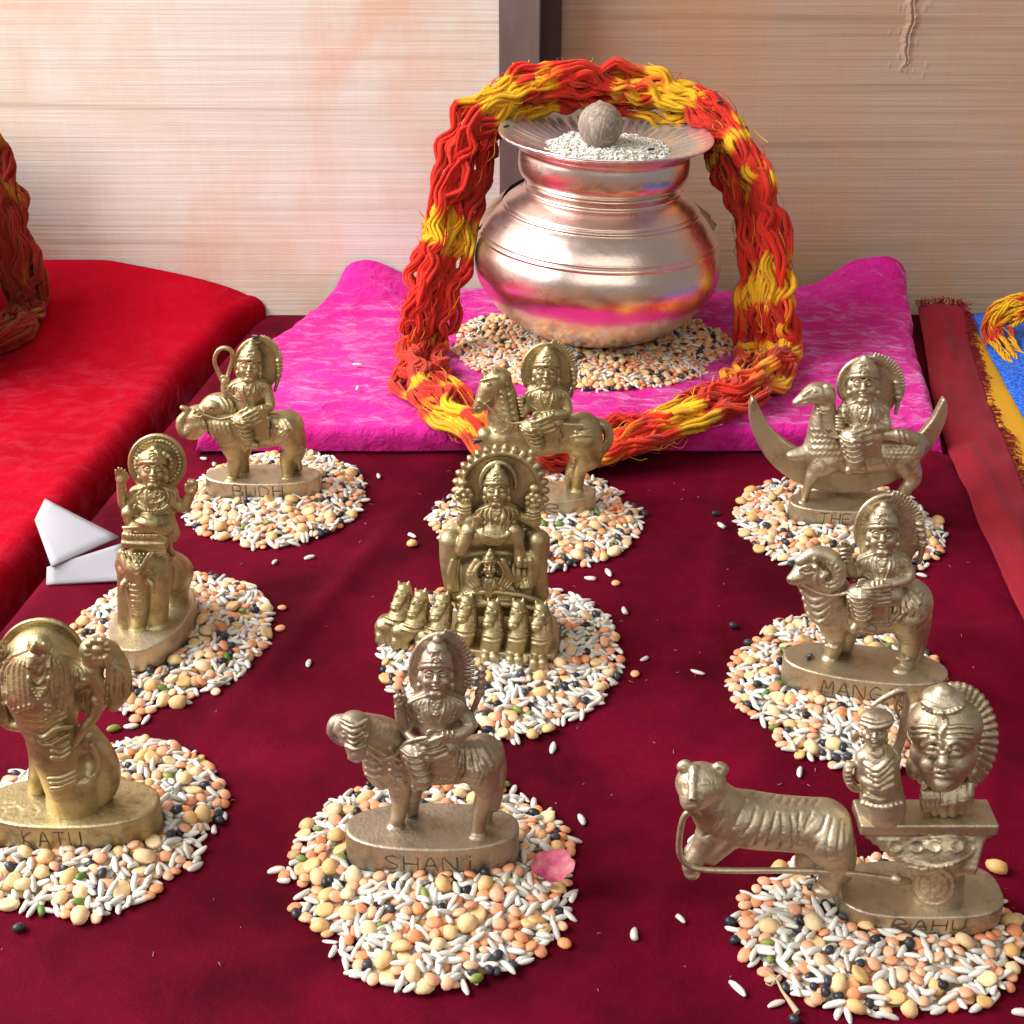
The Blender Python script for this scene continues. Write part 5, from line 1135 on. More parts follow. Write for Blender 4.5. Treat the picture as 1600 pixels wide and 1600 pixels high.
    arm(F, S, [(760, 390, -40), (830, 450, -40), (870, 400, -50), (878, 350, -55)], [.26, .22, .18, .16], U, palm=.17); 
    for q in np.linspace(0, 5.2, 7): F.E(S, (880 + 24 * math.cos(q), 345 + 28 * math.sin(q), -70), (15, 17, 14), k=4)
    F.T(S, [(590, 560, -110), (660, 530, -130), (740, 560, -110)], [44, 50, 46], 15); F.T(S, [(740, 520, -60), (770, 590, -60)], [55, 50], 15)
    ridges(F, S, [[(590, 500 + 12 * i, -105), (670, 530 + 10 * i, -135), (750, 500 + 14 * i, -100)] for i in range(3)], 9)
    H = Solid(); c = (700, 215)
    A_ = np.linspace(0, 2 * math.pi, 48, endpoint=False); F.plate(H, [(c[0] + 150 * math.cos(a), c[1] + 150 * math.sin(a)) for a in A_], 5, 13, 3, 4)
    F.T(H, [(c[0] + 145 * math.cos(a), c[1] + 145 * math.sin(a), -6) for a in np.linspace(0, 2 * math.pi, 49)], 12, 3, n=1)
    for a in np.linspace(0, 2 * math.pi, 40): F.E(H, (c[0] + 118 * math.cos(a), c[1] + 118 * math.sin(a), -10), 8, k=2)
    finish(T, [('elephant', A), ('saddle', C), ('rider', S), ('halo', H)], m, .45); return T, F
# ---------------------------------------------------------------- headless deity with a serpent tail, front row left
def statue_serpent():
    F = Fig(0, 940, .325, 362, 1078, 4.0); T = thing('brass_figurine', F.B, 'brass headless deity with a serpent tail, base engraved KATU', 'figurine', 'brass planet figurines on grain')
    m = M['brass_gold']; bh = 10.5; g = lambda u, v: F.g(u, v, bh - .6)
    def leafy(S):
        for i in range(11):
            a = math.radians(190 + 16 * i); c = np.array([24 * math.cos(a), 9.0 * math.sin(a), bh + .1]); S.tube(np.array([c * [.78, .72, 1], c * [.98, .98, 1]]), .42, .2, True)
        for i in range(9):
            x = -22 + 5.5 * i; S.tube(np.array([[x, -3.2, bh], [x + 1.8, -5.0, bh + .1], [x + 1.2, -6.8, bh]]), .35, .2, True)
    make_base(F, T, m, 29.0, 13.0, bh, 0, 'KATU', (-.47, .24), 6.2, 5.2, extra=leafy)
    S = Solid(); t, e = (lambda *a, **k: F.T(S, *a, **k)), (lambda *a, **k: F.E(S, *a, **k))
    t([(205, 270, -10), (205, 400, -15), (225, 540, -15)], [150, 178, 140], 30); t([(40, 330, 0), (205, 240, 0), (365, 330, 0)], [95, 110, 95], 25)
    t([(230, 560, -15), (265, 680, -20), (310, 800, -15), (355, 900, -5), g(372, 955)], [118, 128, 122, 132, 150], 25)
    t([(420, 640, 0), (505, 740, 10), (520, 850, 15), (470, 930, 10), (400, 960, 0)], [58, 52, 60, 66, 60], 15); t([(440, 690, -70), (470, 770, -75), (440, 860, -90), (370, 880, -110)], [14, 16, 14, 8], 5)
    t([(360, 690, -108), (410, 600, -92), (455, 540, -70), (480, 470, -60)], [12, 24, 28, 30], 6)
    e((190, 205, -110), (52, 56, 46), k=8); t([(190, 250, -120), (184, 300, -140), (182, 340, -148)], [34, 20, 8], 8)
    t([(110, 540, -125), (150, 600, -140), (205, 655, -150), (270, 610, -140), (345, 600, -110)], [16, 16, 18, 16, 12], 4); t([(115, 570, -128), (205, 690, -152), (330, 640, -118)], 9, 3)
    for i in range(3): t([(140 + 30 * i, 540, -138), (142 + 30 * i, 600, -146)], 12, 3)
    ridges(F, S, [[(235 + 6 * i, 850 + 24 * i, -140), (300, 845 + 22 * i, -150), (365, 815 + 22 * i, -135)] for i in range(3)], 8); ridges(F, S, [[(250, 690 + 30 * i, -146), (300, 700 + 26 * i, -148), (340, 670 + 26 * i, -135)] for i in range(3)], 7)
    ridges(F, S, [[(220, 500 + 22 * i, -142), (270, 510 + 22 * i, -140), (320, 490 + 20 * i, -120)] for i in range(4)], 7)
    # arms: flower disc and hanging scarf on the viewer's right, its twin at the left
    t([(350, 330, -10), (430, 330, -30), (455, 270, -40)], [80, 62, 50], 18); e((470, 235, -45), (84, 72, 55), k=12); e((470, 228, -95), (28, 24, 20), k=4)
    for q in np.linspace(0, 2 * math.pi, 11)[:-1]: e((470 + 52 * math.cos(q), 230 + 44 * math.sin(q), -90), (20, 17, 15), k=4)
    t([(520, 240, -25), (570, 320, -30), (575, 420, -35), (545, 500, -40)], [55, 52, 58, 30], 14); ridges(F, S, [[(505 + 20 * i, 270 + 14 * i, -78), (525 + 24 * i, 350, -84), (500 + 34 * i, 470 - 4 * i, -84)] for i in range(4)], [8, 12, 8])
    t([(440, 330, -60), (480, 420, -62), (460, 470, -60)], [40, 36, 26], 10); e((458, 470, -80), (24, 24, 22), k=5)
    t([(60, 330, -10), (0, 360, -30), (-40, 290, -40)], [78, 60, 48], 18); e((-45, 240, -45), (78, 68, 52), k=12)
    for q in np.linspace(0, 2 * math.pi, 11)[:-1]: e((-45 + 50 * math.cos(q), 236 + 42 * math.sin(q), -88), (20, 17, 15), k=4)
    t([(10, 360, -20), (-10, 460, -30), (30, 570, -40), (90, 600, -60)], [50, 44, 36, 26], 12); t([(150, 620, 30), (180, 760, 30), g(190, 900)], [30, 40, 60], 25); e((430, 430, 10), (95, 130, 60), k=25); e((375, 770, 10), (150, 190, 105), k=35); e((20, 470, 10), (80, 120, 60), k=25)
    e((415, 790, -100), (44, 60, 60), k=18, sub=True)
    F.onto(S, [[(190 + s_ * (26 + 20 * i) * .9, 205 + 8 * i), (190 + s_ * (52 + 27 * i), 290 + 8 * i), (196 + s_ * (62 + 26 * i), 410 + 8 * i), (205 + s_ * (50 + 24 * i), 540 + 8 * i)] for s_ in (-1, 1) for i in range(7)], [12, 21, 21, 12], 3)
    F.onto(S, [[(190 + s_ * (38 + 20 * i) * .9, 225 + 8 * i), (190 + s_ * (66 + 27 * i), 294 + 8 * i), (196 + s_ * (75 + 26 * i), 410 + 8 * i), (205 + s_ * (62 + 24 * i), 530 + 8 * i)] for s_ in (-1, 1) for i in range(6)], [6, 10, 10, 6], 3, True)
    F.onto(S, [[(186 - w, 262), (186 - w * .8, y - 40), (186, y), (186 + w * .8, y - 40), (186 + w, 262)] for w, y in ((24, 345), (38, 395), (52, 448))], 11, 3)
    F.dots(S, [(158 + 18 * j + 9 * i, 420 + 17 * i) for i in range(4) for j in range(4 - i)], 9)
    H = Solid(); c = (200, 255); pl = [(c[0] + 200 * math.cos(a), c[1] + 172 * math.sin(a)) for a in np.linspace(0, 2 * math.pi, 48, endpoint=False)]
    F.plate(H, pl, 60, 16, 4, 5); F.T(H, [(c[0] + 194 * math.cos(a), c[1] + 166 * math.sin(a), 48) for a in np.linspace(0, 2 * math.pi, 49)], 13, 3, n=1)
    finish(T, [('body', S), ('halo', H)], m, .45); return T, F

# ---------------------------------------------------------------- sun deity behind seven horses, centre
def statue_chariot():
    F = Fig(570, 660, .3125, 660, 1075, 4.0); T = thing('brass_figurine', F.B, 'brass sun deity under a toothed halo behind a row of seven horses', 'figurine', 'brass planet figurines on grain')
    m = M['brass_gold']; P0 = Solid()
    # curved platform under throne and horses
    pl = [(-33, 4), (-30, -7), (-22, -13), (-8, -17), (6, -19), (20, -20), (24, -15), (24, 8), (12, 14), (-10, 14), (-24, 10)]
    P0.prism([tuple(q[:2]) for q in catmull(np.array([[*q, 0] for q in pl]), 4, True)], 0, 5.0, 2, .8, .3); link('base', P0.mesh('base', m, .45), T)
    B = Solid(); t, e = (lambda *a, **k: F.T(B, *a, **k)), (lambda *a, **k: F.E(B, *a, **k))
    F.plate(B, [(420, 560), (470, 500), (840, 500), (890, 560), (915, 700), (900, 860), (880, 950), (470, 950), (440, 860), (400, 700)], 70, 55, 10, 20)
    e((640, 780, 20), (240, 150, 90), k=25); e((640, 860, -20), (200, 90, 80), k=25)
    for x, y in ((430, 640), (868, 640)): t([(x, y - 50, -10), (x - 6, y + 60, -20), (x + 14, y + 220, -20)], [58, 48, 40], 15)
    for s_, x in ((-1, 440), (1, 870)): t([(x - 40 * s_, 560, 10), (x + 22 * s_, 600, 0), (x + 18 * s_, 660, -6), (x - 18 * s_, 668, -18)], [30, 30, 28, 18], 8)
    t([(745, 540, -40), (770, 620, -55), (775, 700, -66)], [40, 30, 30], 10); t([(820, 660, -50), (850, 700, -54), (840, 790, -60), (790, 830, -66)], [24, 30, 26, 18], 6); ridges(F, B, [[(750 + 26 * i, 690, -80), (740 + 30 * i, 760, -86), (760 + 24 * i, 825, -84)] for i in range(4)], [12, 15, 9])
    t([(520, 540, -40), (495, 600, -55), (480, 640, -60)], [40, 34, 30], 10); ridges(F, B, [[(440 + 14 * i, 690, -60), (426 + 16 * i, 760, -66), (444 + 12 * i, 840, -70)] for i in range(3)], [9, 12, 8])
    t([(470, 880, -80), (560, 850, -100), (680, 850, -104), (800, 870, -96), (880, 900, -80)], 16, 5); t([(470, 920, -80), (660, 905, -100), (880, 935, -84)], 20, 6)
    # halo wheel
    H = Solid(); c = (680, 340); A_ = np.linspace(0, 2 * math.pi, 64, endpoint=False)
    F.plate(H, [(c[0] + 218 * math.cos(a), c[1] + 208 * math.sin(a)) for a in A_], 60, 24, 4, 6); e2 = lambda *a, **k: F.E(H, *a, **k)
    F.T(H, [(c[0] + 196 * math.cos(a), c[1] + 186 * math.sin(a), 34) for a in np.linspace(0, 2 * math.pi, 49)], 13, 4, n=1)
    for a in np.linspace(0, 2 * math.pi, 31)[:-1]:
        x, y = c[0] + 224 * math.cos(a), c[1] + 212 * math.sin(a); F.T(H, [(c[0] + 205 * math.cos(a), c[1] + 195 * math.sin(a), 46), (x, y, 46), (c[0] + 240 * math.cos(a), c[1] + 228 * math.sin(a), 50)], [22, 20, 9], 4)
    # deity with lotuses
    S = Solid(); U = 118; chin = (660, 405); d0 = -5
    deity(F, S, chin, U, d0, .8, folds=4, drop=1.15)
    a = np.linspace(math.pi * 1.05, -.05 * math.pi, 14); F.T(S, [(668 + 88 * math.cos(q), 310 - 110 * math.sin(q), 15) for q in a], 13, 5, n=1)
    for s_, cx, cy in ((-1, 498, 365), (1, 842, 392)):
        F.E(S, (cx, cy, 8), (48, 46, 36), k=8)
        for q in np.linspace(0, 2 * math.pi, 8)[:-1]: F.E(S, (cx + 30 * math.cos(q), cy + 28 * math.sin(q), -26), (16, 15, 12), k=3)
        F.E(S, (cx, cy, -34), 13, k=3); F.E(S, (cx + 6 * s_, cy - 62, 0), (26, 22, 20), k=5)
        F.T(S, [(cx, cy + 40, 0), (cx - 6 * s_, cy + 78, 0)], [44, 26], 8); F.T(S, [(chin[0] + 70 * s_, 445, 0), (cx + 10 * s_, 500, -6), (cx, cy + 60, -6)], [30, 26, 22], 8)
        for i in range(3): F.T(S, [(cx - 30, cy + 52 + 16 * i, -34 + 6 * i), (cx, cy + 60 + 16 * i, -44 + 6 * i), (cx + 30, cy + 52 + 16 * i, -34 + 6 * i)], 7, 2)
    F.T(S, [(560, 565, -20), (640, 545, -40), (745, 565, -20)], [56, 60, 56], 15); F.onto(S, [[(540 + 16 * i, 520 + 4 * i), (590, 560 + 12 * i), (680, 575 + 10 * i), (760 - 14 * i, 530 + 6 * i)] for i in range(4)], 9, 2)
    arm(F, S, [(580, 470, -20), (556, 520, -40), (560, 500, -60)], [.22, .2, .17], U, palm=.16)
    # charioteer seated in front
    D = Solid(); deity(F, D, (625, 765), 78, -75, 1.0, folds=4)
    F.T(D, [(560, 690, -70), (530, 760, -75), (560, 830, -90)], [20, 28, 26], 6); F.T(D, [(690, 690, -70), (715, 770, -75), (690, 830, -90)], [20, 28, 26], 6)
    for s_ in (-1, 1):
        for i in range(4): F.T(D, [(625 + s_ * (45 + 10 * i), 700 + 10 * i, -100 + 6 * i), (625 + s_ * (70 + 14 * i), 750 + 12 * i, -104 + 6 * i), (625 + s_ * (50 + 12 * i), 810 + 6 * i, -112)], 8, 2)
    finish(T, [('throne', B), ('halo', H), ('deity', S), ('charioteer', D)], m, .42)
    # seven horses fanned along the front
    heads = [(196, 822, 100, 1085, -20), (280, 858, 178, 1112, -70), (392, 872, 300, 1140, -110), (512, 880, 486, 1150, -150), (642, 905, 625, 1195, -185), (768, 908, 748, 1205, -200), (882, 920, 868, 1222, -205)]
    for (hx, hy, bx, by, d) in heads:
        Q = Solid(); lean = (bx - hx) * .35
        mx, my = hx + lean * .6 - 20, hy + 104
        F.T(Q, [(hx + 2, hy + 14, d), (hx + lean * .3 - 6, hy + 50, d - 30), (mx, my, d - 62)], [31, 35, 26], 6); F.E(Q, (mx, my - 2, d - 66), (28, 24, 28), k=6)
        for s_ in (-1, 1): F.T(Q, [(hx + 20 * s_, hy - 2, d + 6), (hx + 25 * s_, hy - 26, d + 10)], [14, 6], 4)
        F.T(Q, [(hx + 4, hy + 10, d + 28), (hx + lean * .35 + 16, hy + 75, d + 34), (hx + lean * .8 + 4, hy + 150, d + 6), (bx, by - 40, d)], [34, 42, 58, 52], 10)
        F.dots(Q, [(hx + lean * .3 - 26, hy + 44), (hx + lean * .3 + 16, hy + 44)], 9, 3); F.onto(Q, [[(mx - 32, my - 22), (mx, my - 14), (mx + 30, my - 22)], [(hx - 30, hy + 22), (hx - 4, hy + 32), (hx + 26, hy + 22)]], 7, 2)
        F.dots(Q, [(mx - 10, my + 6), (mx + 12, my + 6)], 6, 2); F.onto(Q, [[(mx - 16, my + 16), (mx, my + 20), (mx + 16, my + 16)]], 4, 2, True)
        F.onto(Q, [[(hx + lean * .9 - 60, hy + 150 + 24 * i), (hx + lean * .9, hy + 168 + 24 * i), (hx + lean * .9 + 60, hy + 150 + 24 * i)] for i in range(2)], 9, 3); F.onto(Q, [[(hx + 30 + lean * .1 * i, hy + 36 + 20 * i), (hx + 46 + lean * .1 * i, hy + 52 + 20 * i)] for i in range(5)], 8, 3)
        gz = lambda u, v, z: F.g(u, v, z)
        foot = gz(bx, by + 6, 1.2)
        for s_ in (-1, 1): Q.tube(np.array([F.p(bx + 22 * s_, by - 60, d), foot + [s_ * 1.7, 0, 2.5], foot + [s_ * 1.8, -.4, .6]]), np.array([30, 24, 27]) * F.m, 3 * F.m)
        F.T(Q, [(bx, by - 70, d), (bx + 10, by - 80, d + 80)], [48, 52], 10)
        link('horse', Q.mesh('horse', m, .42), T)
    return T, F

# ---------------------------------------------------------------- big head on a pedestal drawn by a tiger, front row right
def statue_tiger():
    F = Fig(1270, 1040, .275, 585, 1375, 4.0); T = thing('brass_figurine', F.B, 'brass deity head on a pedestal pulled by a striped tiger', 'figurine', 'brass planet figurines on grain')
    m = M['brass_pale']; bh = 8.0; g = lambda u, v, z=bh - .5: F.g(u, v, z)
    make_base(F, T, m, 25.0, 12.5, bh, 0, 'RAHU', (-.45, .50), 4.2, 4.6, n=3.0)
    Pd = Solid(); t, e = (lambda *a, **k: F.T(Pd, *a, **k)), (lambda *a, **k: F.E(Pd, *a, **k))
    c0 = g(690, 1290); zt = F.p(640, 800, 0)[2]                       # stem axis and height of the tray top
    Pd.tube(np.array([c0 * [1, 1, 0] + [0, 0, bh - 1], c0 * [1, 1, 0] + [0, 0, bh + 6]]), [8.6, 8.0], .6); Pd.tube(np.array([c0 * [1, 1, 0] + [0, 0, bh + 6], c0 * [1, 1, 0] + [-.6, 0, bh + 13], c0 * [1, 1, 0] + [-1.2, 0, bh + 18]]), [7.6, 8.4, 9.5], .6)
    tl, tr = F.p(240, 880, 0)[0] + .2, F.p(1008, 950, 0)[0] - .2; tc = (tl + tr) / 2; hw = (tr - tl) / 2
    zt = F.p(620, 925, -115)[2]; y0, y1 = -115 * F.m, 120 * F.m
    Pd.box(((tl + tr) / 2, (y0 + y1) / 2, zt - 1.0), (hw, (y1 - y0) / 2, 1.9), None, .5, .3); Pd.box(((tl + tr) / 2 + .6, (y0 + y1) / 2, zt - 3.6), (hw - 1.6, (y1 - y0) / 2 - 1.2, 1.2), None, .4, .4)
    for i in range(7):                                                # bracket tapering down to the stem
        q = i / 6; Pd.box((tc + (c0[0] - 1.2 - tc) * q ** 1.2, (y0 + y1) / 2 * (1 - q) + c0[1] * q, zt - 4.5 - i * 1.5), ((hw - 2.2) * (1 - q) + 9.4 * q, ((y1 - y0) / 2 - 1.8) * (1 - q) + 8.4 * q, 1.5), None, .8, 1.4)
    cs = []
    for x, w in ((430, 60), (645, 80), (850, 56)):
        for s_ in (-1, 1): cs.append([(x + s_ * w * .62 + s_ * 36 * math.cos(q), 1024 + 34 * math.sin(q)) for q in np.linspace(.4, 5.6, 9)])
        cs.append([(x - 12, 990), (x, 1044), (x + 12, 990)])
    cs += [[(515, 1105), (600, 1132), (720, 1138), (830, 1112), (905, 1068)], [(540, 1140), (690, 1176), (890, 1120)]]
    cs += [[(690 + rr * math.cos(q), 1250 + rr * .95 * math.sin(q)) for q in np.linspace(0, 2 * math.pi, 15)] for rr in (34, 74, 112)] + [[(690 + 36 * math.cos(q), 1250 + 34 * math.sin(q)), (690 + 70 * math.cos(q), 1250 + 66 * math.sin(q))] for q in np.linspace(0, 2 * math.pi, 9)[:-1]]
    F.onto(Pd, cs, 10, 3); F.dots(Pd, [(650 + 28 * i, 1160 - 5 * i) for i in range(8)] + [(690, 1250)] + [(590 + 24 * i, 1392 - abs(i - 4) * 3) for i in range(9)] + [(300 + 60 * i, 948 + 4 * i) for i in range(0)], 10, 3)
    # big crowned head with fluted halo
    S = Solid(); U = 318; chin = (735, 668); d0 = 45
    F.E(S, (742, 500, 55), (185, 165, 140), k=40); deity(F, S, chin, U, d0, 0, torso=False, tilt=.05)
    ts, es = (lambda *a, **k: F.T(S, *a, **k)), (lambda *a, **k: F.E(S, *a, **k))
    es((750, 340, 45), (205, 180, 160), k=30); es((742, 190, 35), (120, 70, 100), k=20); es((742, 150, 30), (58, 50, 55), k=8); F.onto(S, [[(630, 212), (740, 262), (850, 225)]], 18, 4)
    F.dots(S, [(632 + 21 * i, 240 + 34 * math.sin(i / 10 * math.pi)) for i in range(11)], 13, 3)
    F.onto(S, [[(640, 200), (742, 238), (845, 205)]], 9, 3)
    F.onto(S, [[(735 + s_ * 40, 352 + 30 * i), (735 + s_ * 100, 344 + 30 * i), (735 + s_ * 168, 350 + 30 * i)] for s_ in (-1, 1) for i in range(3)] + [[(735, 270), (760, 330), (735, 370), (722, 420), (738, 470)], [(710, 470), (738, 498), (762, 465)]], 12, 3)
    es((560, 570, 25), (30, 70, 45), k=8); 
    H = Solid(); hc = (810, 410); 
    F.plate(H, [(hc[0] + 205 * math.cos(a), hc[1] + 285 * math.sin(a)) for a in np.linspace(0, 2 * math.pi, 48, endpoint=False)], 110, 30, 5, 8)
    for a in np.linspace(-2.0, 1.05, 20): F.T(H, [(hc[0] + 150 * math.cos(a), hc[1] + 215 * math.sin(a), 75), (hc[0] + 226 * math.cos(a), hc[1] + 300 * math.sin(a), 100)], [20, 22], 4)
    F.E(H, (775, 520, 115), (215, 250, 55), k=15)
    # hand and lotus petals on the tray
    L = Solid()
    for i, (x, y) in enumerate(((640, 770), (690, 790), (745, 800), (795, 795), (845, 780), (885, 750))): F.T(L, [(x + 6, y - 95, 0 + abs(i - 2.5) * 8), (x, y - 20, -42 + abs(i - 2.5) * 10), (x - 2, y + 40, -34 + abs(i - 2.5) * 8)], [28, 34, 28], 4)
    F.E(L, (760, 735, 20), (150, 90, 70), k=10)
    for i in range(4): F.T(L, [(625 + 28 * i, 720, -55), (628 + 28 * i, 760, -72), (636 + 26 * i, 800, -68)], [18, 16, 12], 3)
    F.E(L, (665, 735, -45), (60, 34, 34), k=8)
    # attendant with raised arm
    At = Solid(); deity(F, At, (352, 452), 128, -45, 0, folds=0, torso=False); ta, ea = (lambda *a, **k: F.T(At, *a, **k)), (lambda *a, **k: F.E(At, *a, **k))
    ea((362, 306, -35), (94, 58, 76), k=12); F.onto(At, [[(275, 328), (358, 352), (445, 328)], [(285, 305), (362, 325), (440, 305)]], 13, 3)
    ta([(365, 485, -30), (374, 560, -30), (385, 680, -25), (400, 800, -20)], [72, 112, 114, 128], 20); ta([(290, 520, -30), (370, 490, -25), (455, 520, -30)], [46, 56, 46], 15); ridges(F, At, [[(300 + 10 * i, 560 + 34 * i, -110), (370, 590 + 30 * i, -132), (455, 500 + 44 * i, -110)] for i in range(5)], [10, 14, 10]); ridges(F, At, [[(340, 470 + 14 * i, -92), (365, 488 + 14 * i, -100), (395, 470 + 14 * i, -92)] for i in range(3)], 7)
    ta([(290, 520, -40), (270, 620, -60), (330, 670, -110), (370, 690, -122)], [36, 32, 28, 26], 8); ta([(300, 740, -110), (380, 760, -125), (450, 730, -110)], [18, 22, 18], 5); ea((370, 700, -128), (60, 26, 26), k=6)
    F.dots(At, [(285 + 27 * i, 780 + 24 * math.sin(i / 8 * math.pi)) for i in range(9)], 17, 4)
    ta([(460, 520, -30), (500, 420, -20), (520, 300, -10), (532, 200, -5), (510, 140, -5), (420, 175, -10), (340, 225, -20)], [30, 26, 22, 20, 18, 18, 12], 6); ta([(500, 150, -8), (470, 230, -5), (500, 300, -5)], [14, 10, 12], 4)
    ea((240, 400, -40), (24, 42, 22), k=6); ta([(255, 560, -40), (208, 570, -55), (196, 630, -55), (232, 690, -50), (280, 700, -45)], [16, 26, 24, 26, 20], 6); ridges(F, At, [[(196, 600 + 24 * i, -84), (228, 594 + 26 * i, -84)] for i in range(4)], 7)
    finish(T, [('pedestal', Pd), ('deity_head', S), ('halo', H), ('lotus_hand', L), ('attendant', At)], m, .42)
    # tiger
    G = Fig(1030, 1150, .2125, B=F.B); A = Solid(); t, e = (lambda *a, **k: G.T(A, *a, **k)), (lambda *a, **k: G.E(A, *a, **k))
    t([(440, 560, -30), (640, 610, -10), (900, 640, 0), (1180, 660, 0)], [190, 215, 205, 205], 40); e((1230, 680, 0), (190, 220, 190), k=40); t([(420, 520, -40), (320, 420, -60)], [190, 165], 30)
    e((305, 350, -80), (182, 158, 158), k=25); t([(270, 400, -150), (245, 470, -190), (240, 500, -200)], [120, 90, 62], 20); e((270, 530, -150), (80, 50, 70), k=15)
    e((185, 222, -75), (58, 50, 42), rot=-25, k=22); e((450, 240, -60), (64, 52, 46), rot=25, k=22); e((182, 222, -118), (28, 22, 18), k=8, sub=True); e((440, 252, -108), (34, 22, 18), k=8, sub=True)
    e((210, 470, -190), (46, 34, 40), k=12); e((285, 478, -185), (50, 36, 40), k=12)
    G.onto(A, [[(255, 235), (246, 330), (243, 440)]], [34, 28, 30], 14); G.dots(A, [(242, 455), (232, 462), (254, 462)], 20, 6); G.dots(A, [(192, 345), (330, 352)], 13, 3)
    G.onto(A, [[(160, 352), (192, 328), (222, 352)], [(292, 356), (330, 332), (368, 350)]], 9, 3); G.onto(A, [[(205, 508), (242, 500), (300, 515)], [(242, 470), (242, 500)]], 7, 3, True); G.onto(A, [[(400 + 10 * i, 320 + 44 * i), (425 + 6 * i, 372 + 44 * i)] for i in range(5)] + [[(200 + 22 * i, 222 + 5 * abs(i - 2)), (206 + 20 * i, 272)] for i in range(5)] + [[(120 + 14 * i, 330 + 40 * i), (140 + 14 * i, 372 + 40 * i)] for i in range(3)], 7, 3, True)
    t([(400, 700, -80), (330, 820, -100), (260, 900, -110), (230, 960, -115)], [130, 92, 72, 64], 25); e((240, 1000, -120), (62, 50, 70), k=12); t([(420, 700, 70), (320, 800, 70), (250, 850, 60)], [120, 90, 70], 25); t([(500, 760, -90), (380, 880, -110)], [90, 70], 25)
    for i in range(3): t([(205 + 26 * i, 1010, -176), (205 + 26 * i, 1035, -178)], 5, 3, sub=True)
    t([(1240, 760, -90), (1290, 900, -100), (1260, 1040, -100), (1250, 1110, -100)], [190, 120, 92, 80], 30); e((1215, 1130, -130), (96, 56, 80), k=14); t([(1150, 780, 90), (1090, 900, 90), (1070, 960, 90)], [150, 90, 70], 30); t([(1330, 800, 60), (1370, 920, 60), (1360, 1020, 60)], [120, 80, 60], 30)
    st = [[(640, 470, -220), (600, 570, -222), (540, 680, -200)], [(715, 520, -232), (680, 640, -228), (600, 740, -200)], [(785, 560, -230), (745, 690, -226), (690, 800, -190)], [(860, 560, -228), (830, 680, -226), (770, 810, -180)], [(900, 570, -222), (905, 700, -222), (870, 830, -170)], [(970, 590, -220), (985, 700, -220), (955, 835, -170)], [(1035, 560, -216), (1025, 650, -216), (1035, 780, -190)], [(1120, 560, -212), (1075, 670, -214)], [(1140, 620, -212), (1075, 690, -214)], [(1230, 580, -206), (1200, 680, -214), (1160, 720, -214)], [(1280, 610, -204), (1245, 740, -220), (1225, 900, -208)], [(1340, 620, -184), (1325, 760, -200), (1310, 880, -190)], [(1375, 660, -160), (1372, 780, -176)],
          [(720, 405, -150), (690, 430, -175)], [(860, 430, -150), (805, 480, -185)], [(925, 430, -150), (885, 490, -190)], [(975, 460, -165), (950, 500, -190)], [(1045, 460, -160), (1015, 500, -185)], [(1105, 465, -160), (1080, 500, -180)], [(1170, 465, -150), (1140, 505, -180)], [(400, 700, -170), (470, 600, -190)], [(330, 740, -168), (370, 720, -180)], [(1150, 800, -200), (1120, 900, -180)]]
    ridges(G, A, st, 12, 3, True)
    R = Solid(); G.T(R, [(300, 562, -200), (235, 548, -205), (180, 600, -205), (152, 720, -205), (150, 860, -205), (200, 940, -205), (320, 982, -205), (600, 990, -200), (1000, 990, -190), (1400, 1010, -175), (1720, 1050, -160)], 24, 2, n=5)
    G.E(R, (1745, 1050, -160), (48, 44, 48), k=6); G.T(R, [(1745, 1050, -160), (1830, 1070, -110)], [34, 30], 6)
    finish(T, [('tiger', A), ('tow_rod', R)], M['brass_brown'] if False else m, .45); return T, F
STATUES = {fn.__name__[7:]: fn() for fn in (statue_bull, statue_lion, statue_horse, statue_crescent, statue_ram, statue_elephant, statue_serpent, statue_chariot, statue_tiger)}

# ---------------------------------------------------------------- grain mounds: (figurine, label, left, right, back, front on the sheet, height, plinth half axes, plinth angle)
def heap(key, label, x0, x1, y0, y1, H, fa, fb, ang=0.0, seed=0, scale=.87, fz=3.2, mix=MIX):
    a, b = ground((x0 + x1) / 2, y0), ground((x0 + x1) / 2, y1); cy = (a[1] + b[1]) / 2
    yc = 800; l = ground(x0, (y0 * .46 + y1 * .54)); r = ground(x1, (y0 * .46 + y1 * .54)); c = np.array([(l[0] + r[0]) / 2, cy, 0]); B = STATUES[key][1].B
    return mound(label, c, (r[0] - l[0]) / 2, (a[1] - b[1]) / 2, H, (fa, fb, B[0] - c[0], B[1] - c[1], ang, fz), seed, scale, mix=mix)
heap('bull', 'largest grain mound, under the bull rider, with a pink petal on it', 444, 903, 1208, 1548, 6.5, 27.8, 11.5, seed=1)
heap('lion', 'grain mound under the lion rider engraved BUDH', 290, 566, 708, 856, 5.4, 27.6, 11, seed=2)
heap('horse', 'grain mound under the horse rider before the copper pot', 676, 1000, 738, 890, 5.4, 27.6, 11, seed=3)
heap('crescent', 'grain mound under the rider with the crescent moon', 1158, 1474, 745, 905, 5.4, 28.5, 11.5, seed=4)
heap('ram', 'grain mound under the ram rider engraved MANG', 1150, 1500, 968, 1205, 6.1, 30.5, 12.5, math.radians(-12), seed=5)
heap('elephant', 'grain mound under the elephant rider beside the white paper', 104, 412, 893, 1112, 5.8, 25.5, 14.5, math.radians(80), seed=6)
heap('serpent', 'grain mound under the serpent-tailed deity at the lower left', -60, 340, 1160, 1440, 6.5, 29, 13, seed=7)
heap('chariot', 'grain mound under the seven-horse sun deity in the middle', 598, 968, 905, 1155, 5.8, 27, 16, seed=8, mix=np.array([.72, .16, .055, .05, .015]))
heap('tiger', 'grain mound under the tiger and pedestal at the lower right', 1148, 1605, 1335, 1592, 6.1, 25, 12.5, seed=9)
pc = POT - [0, 3, 0]
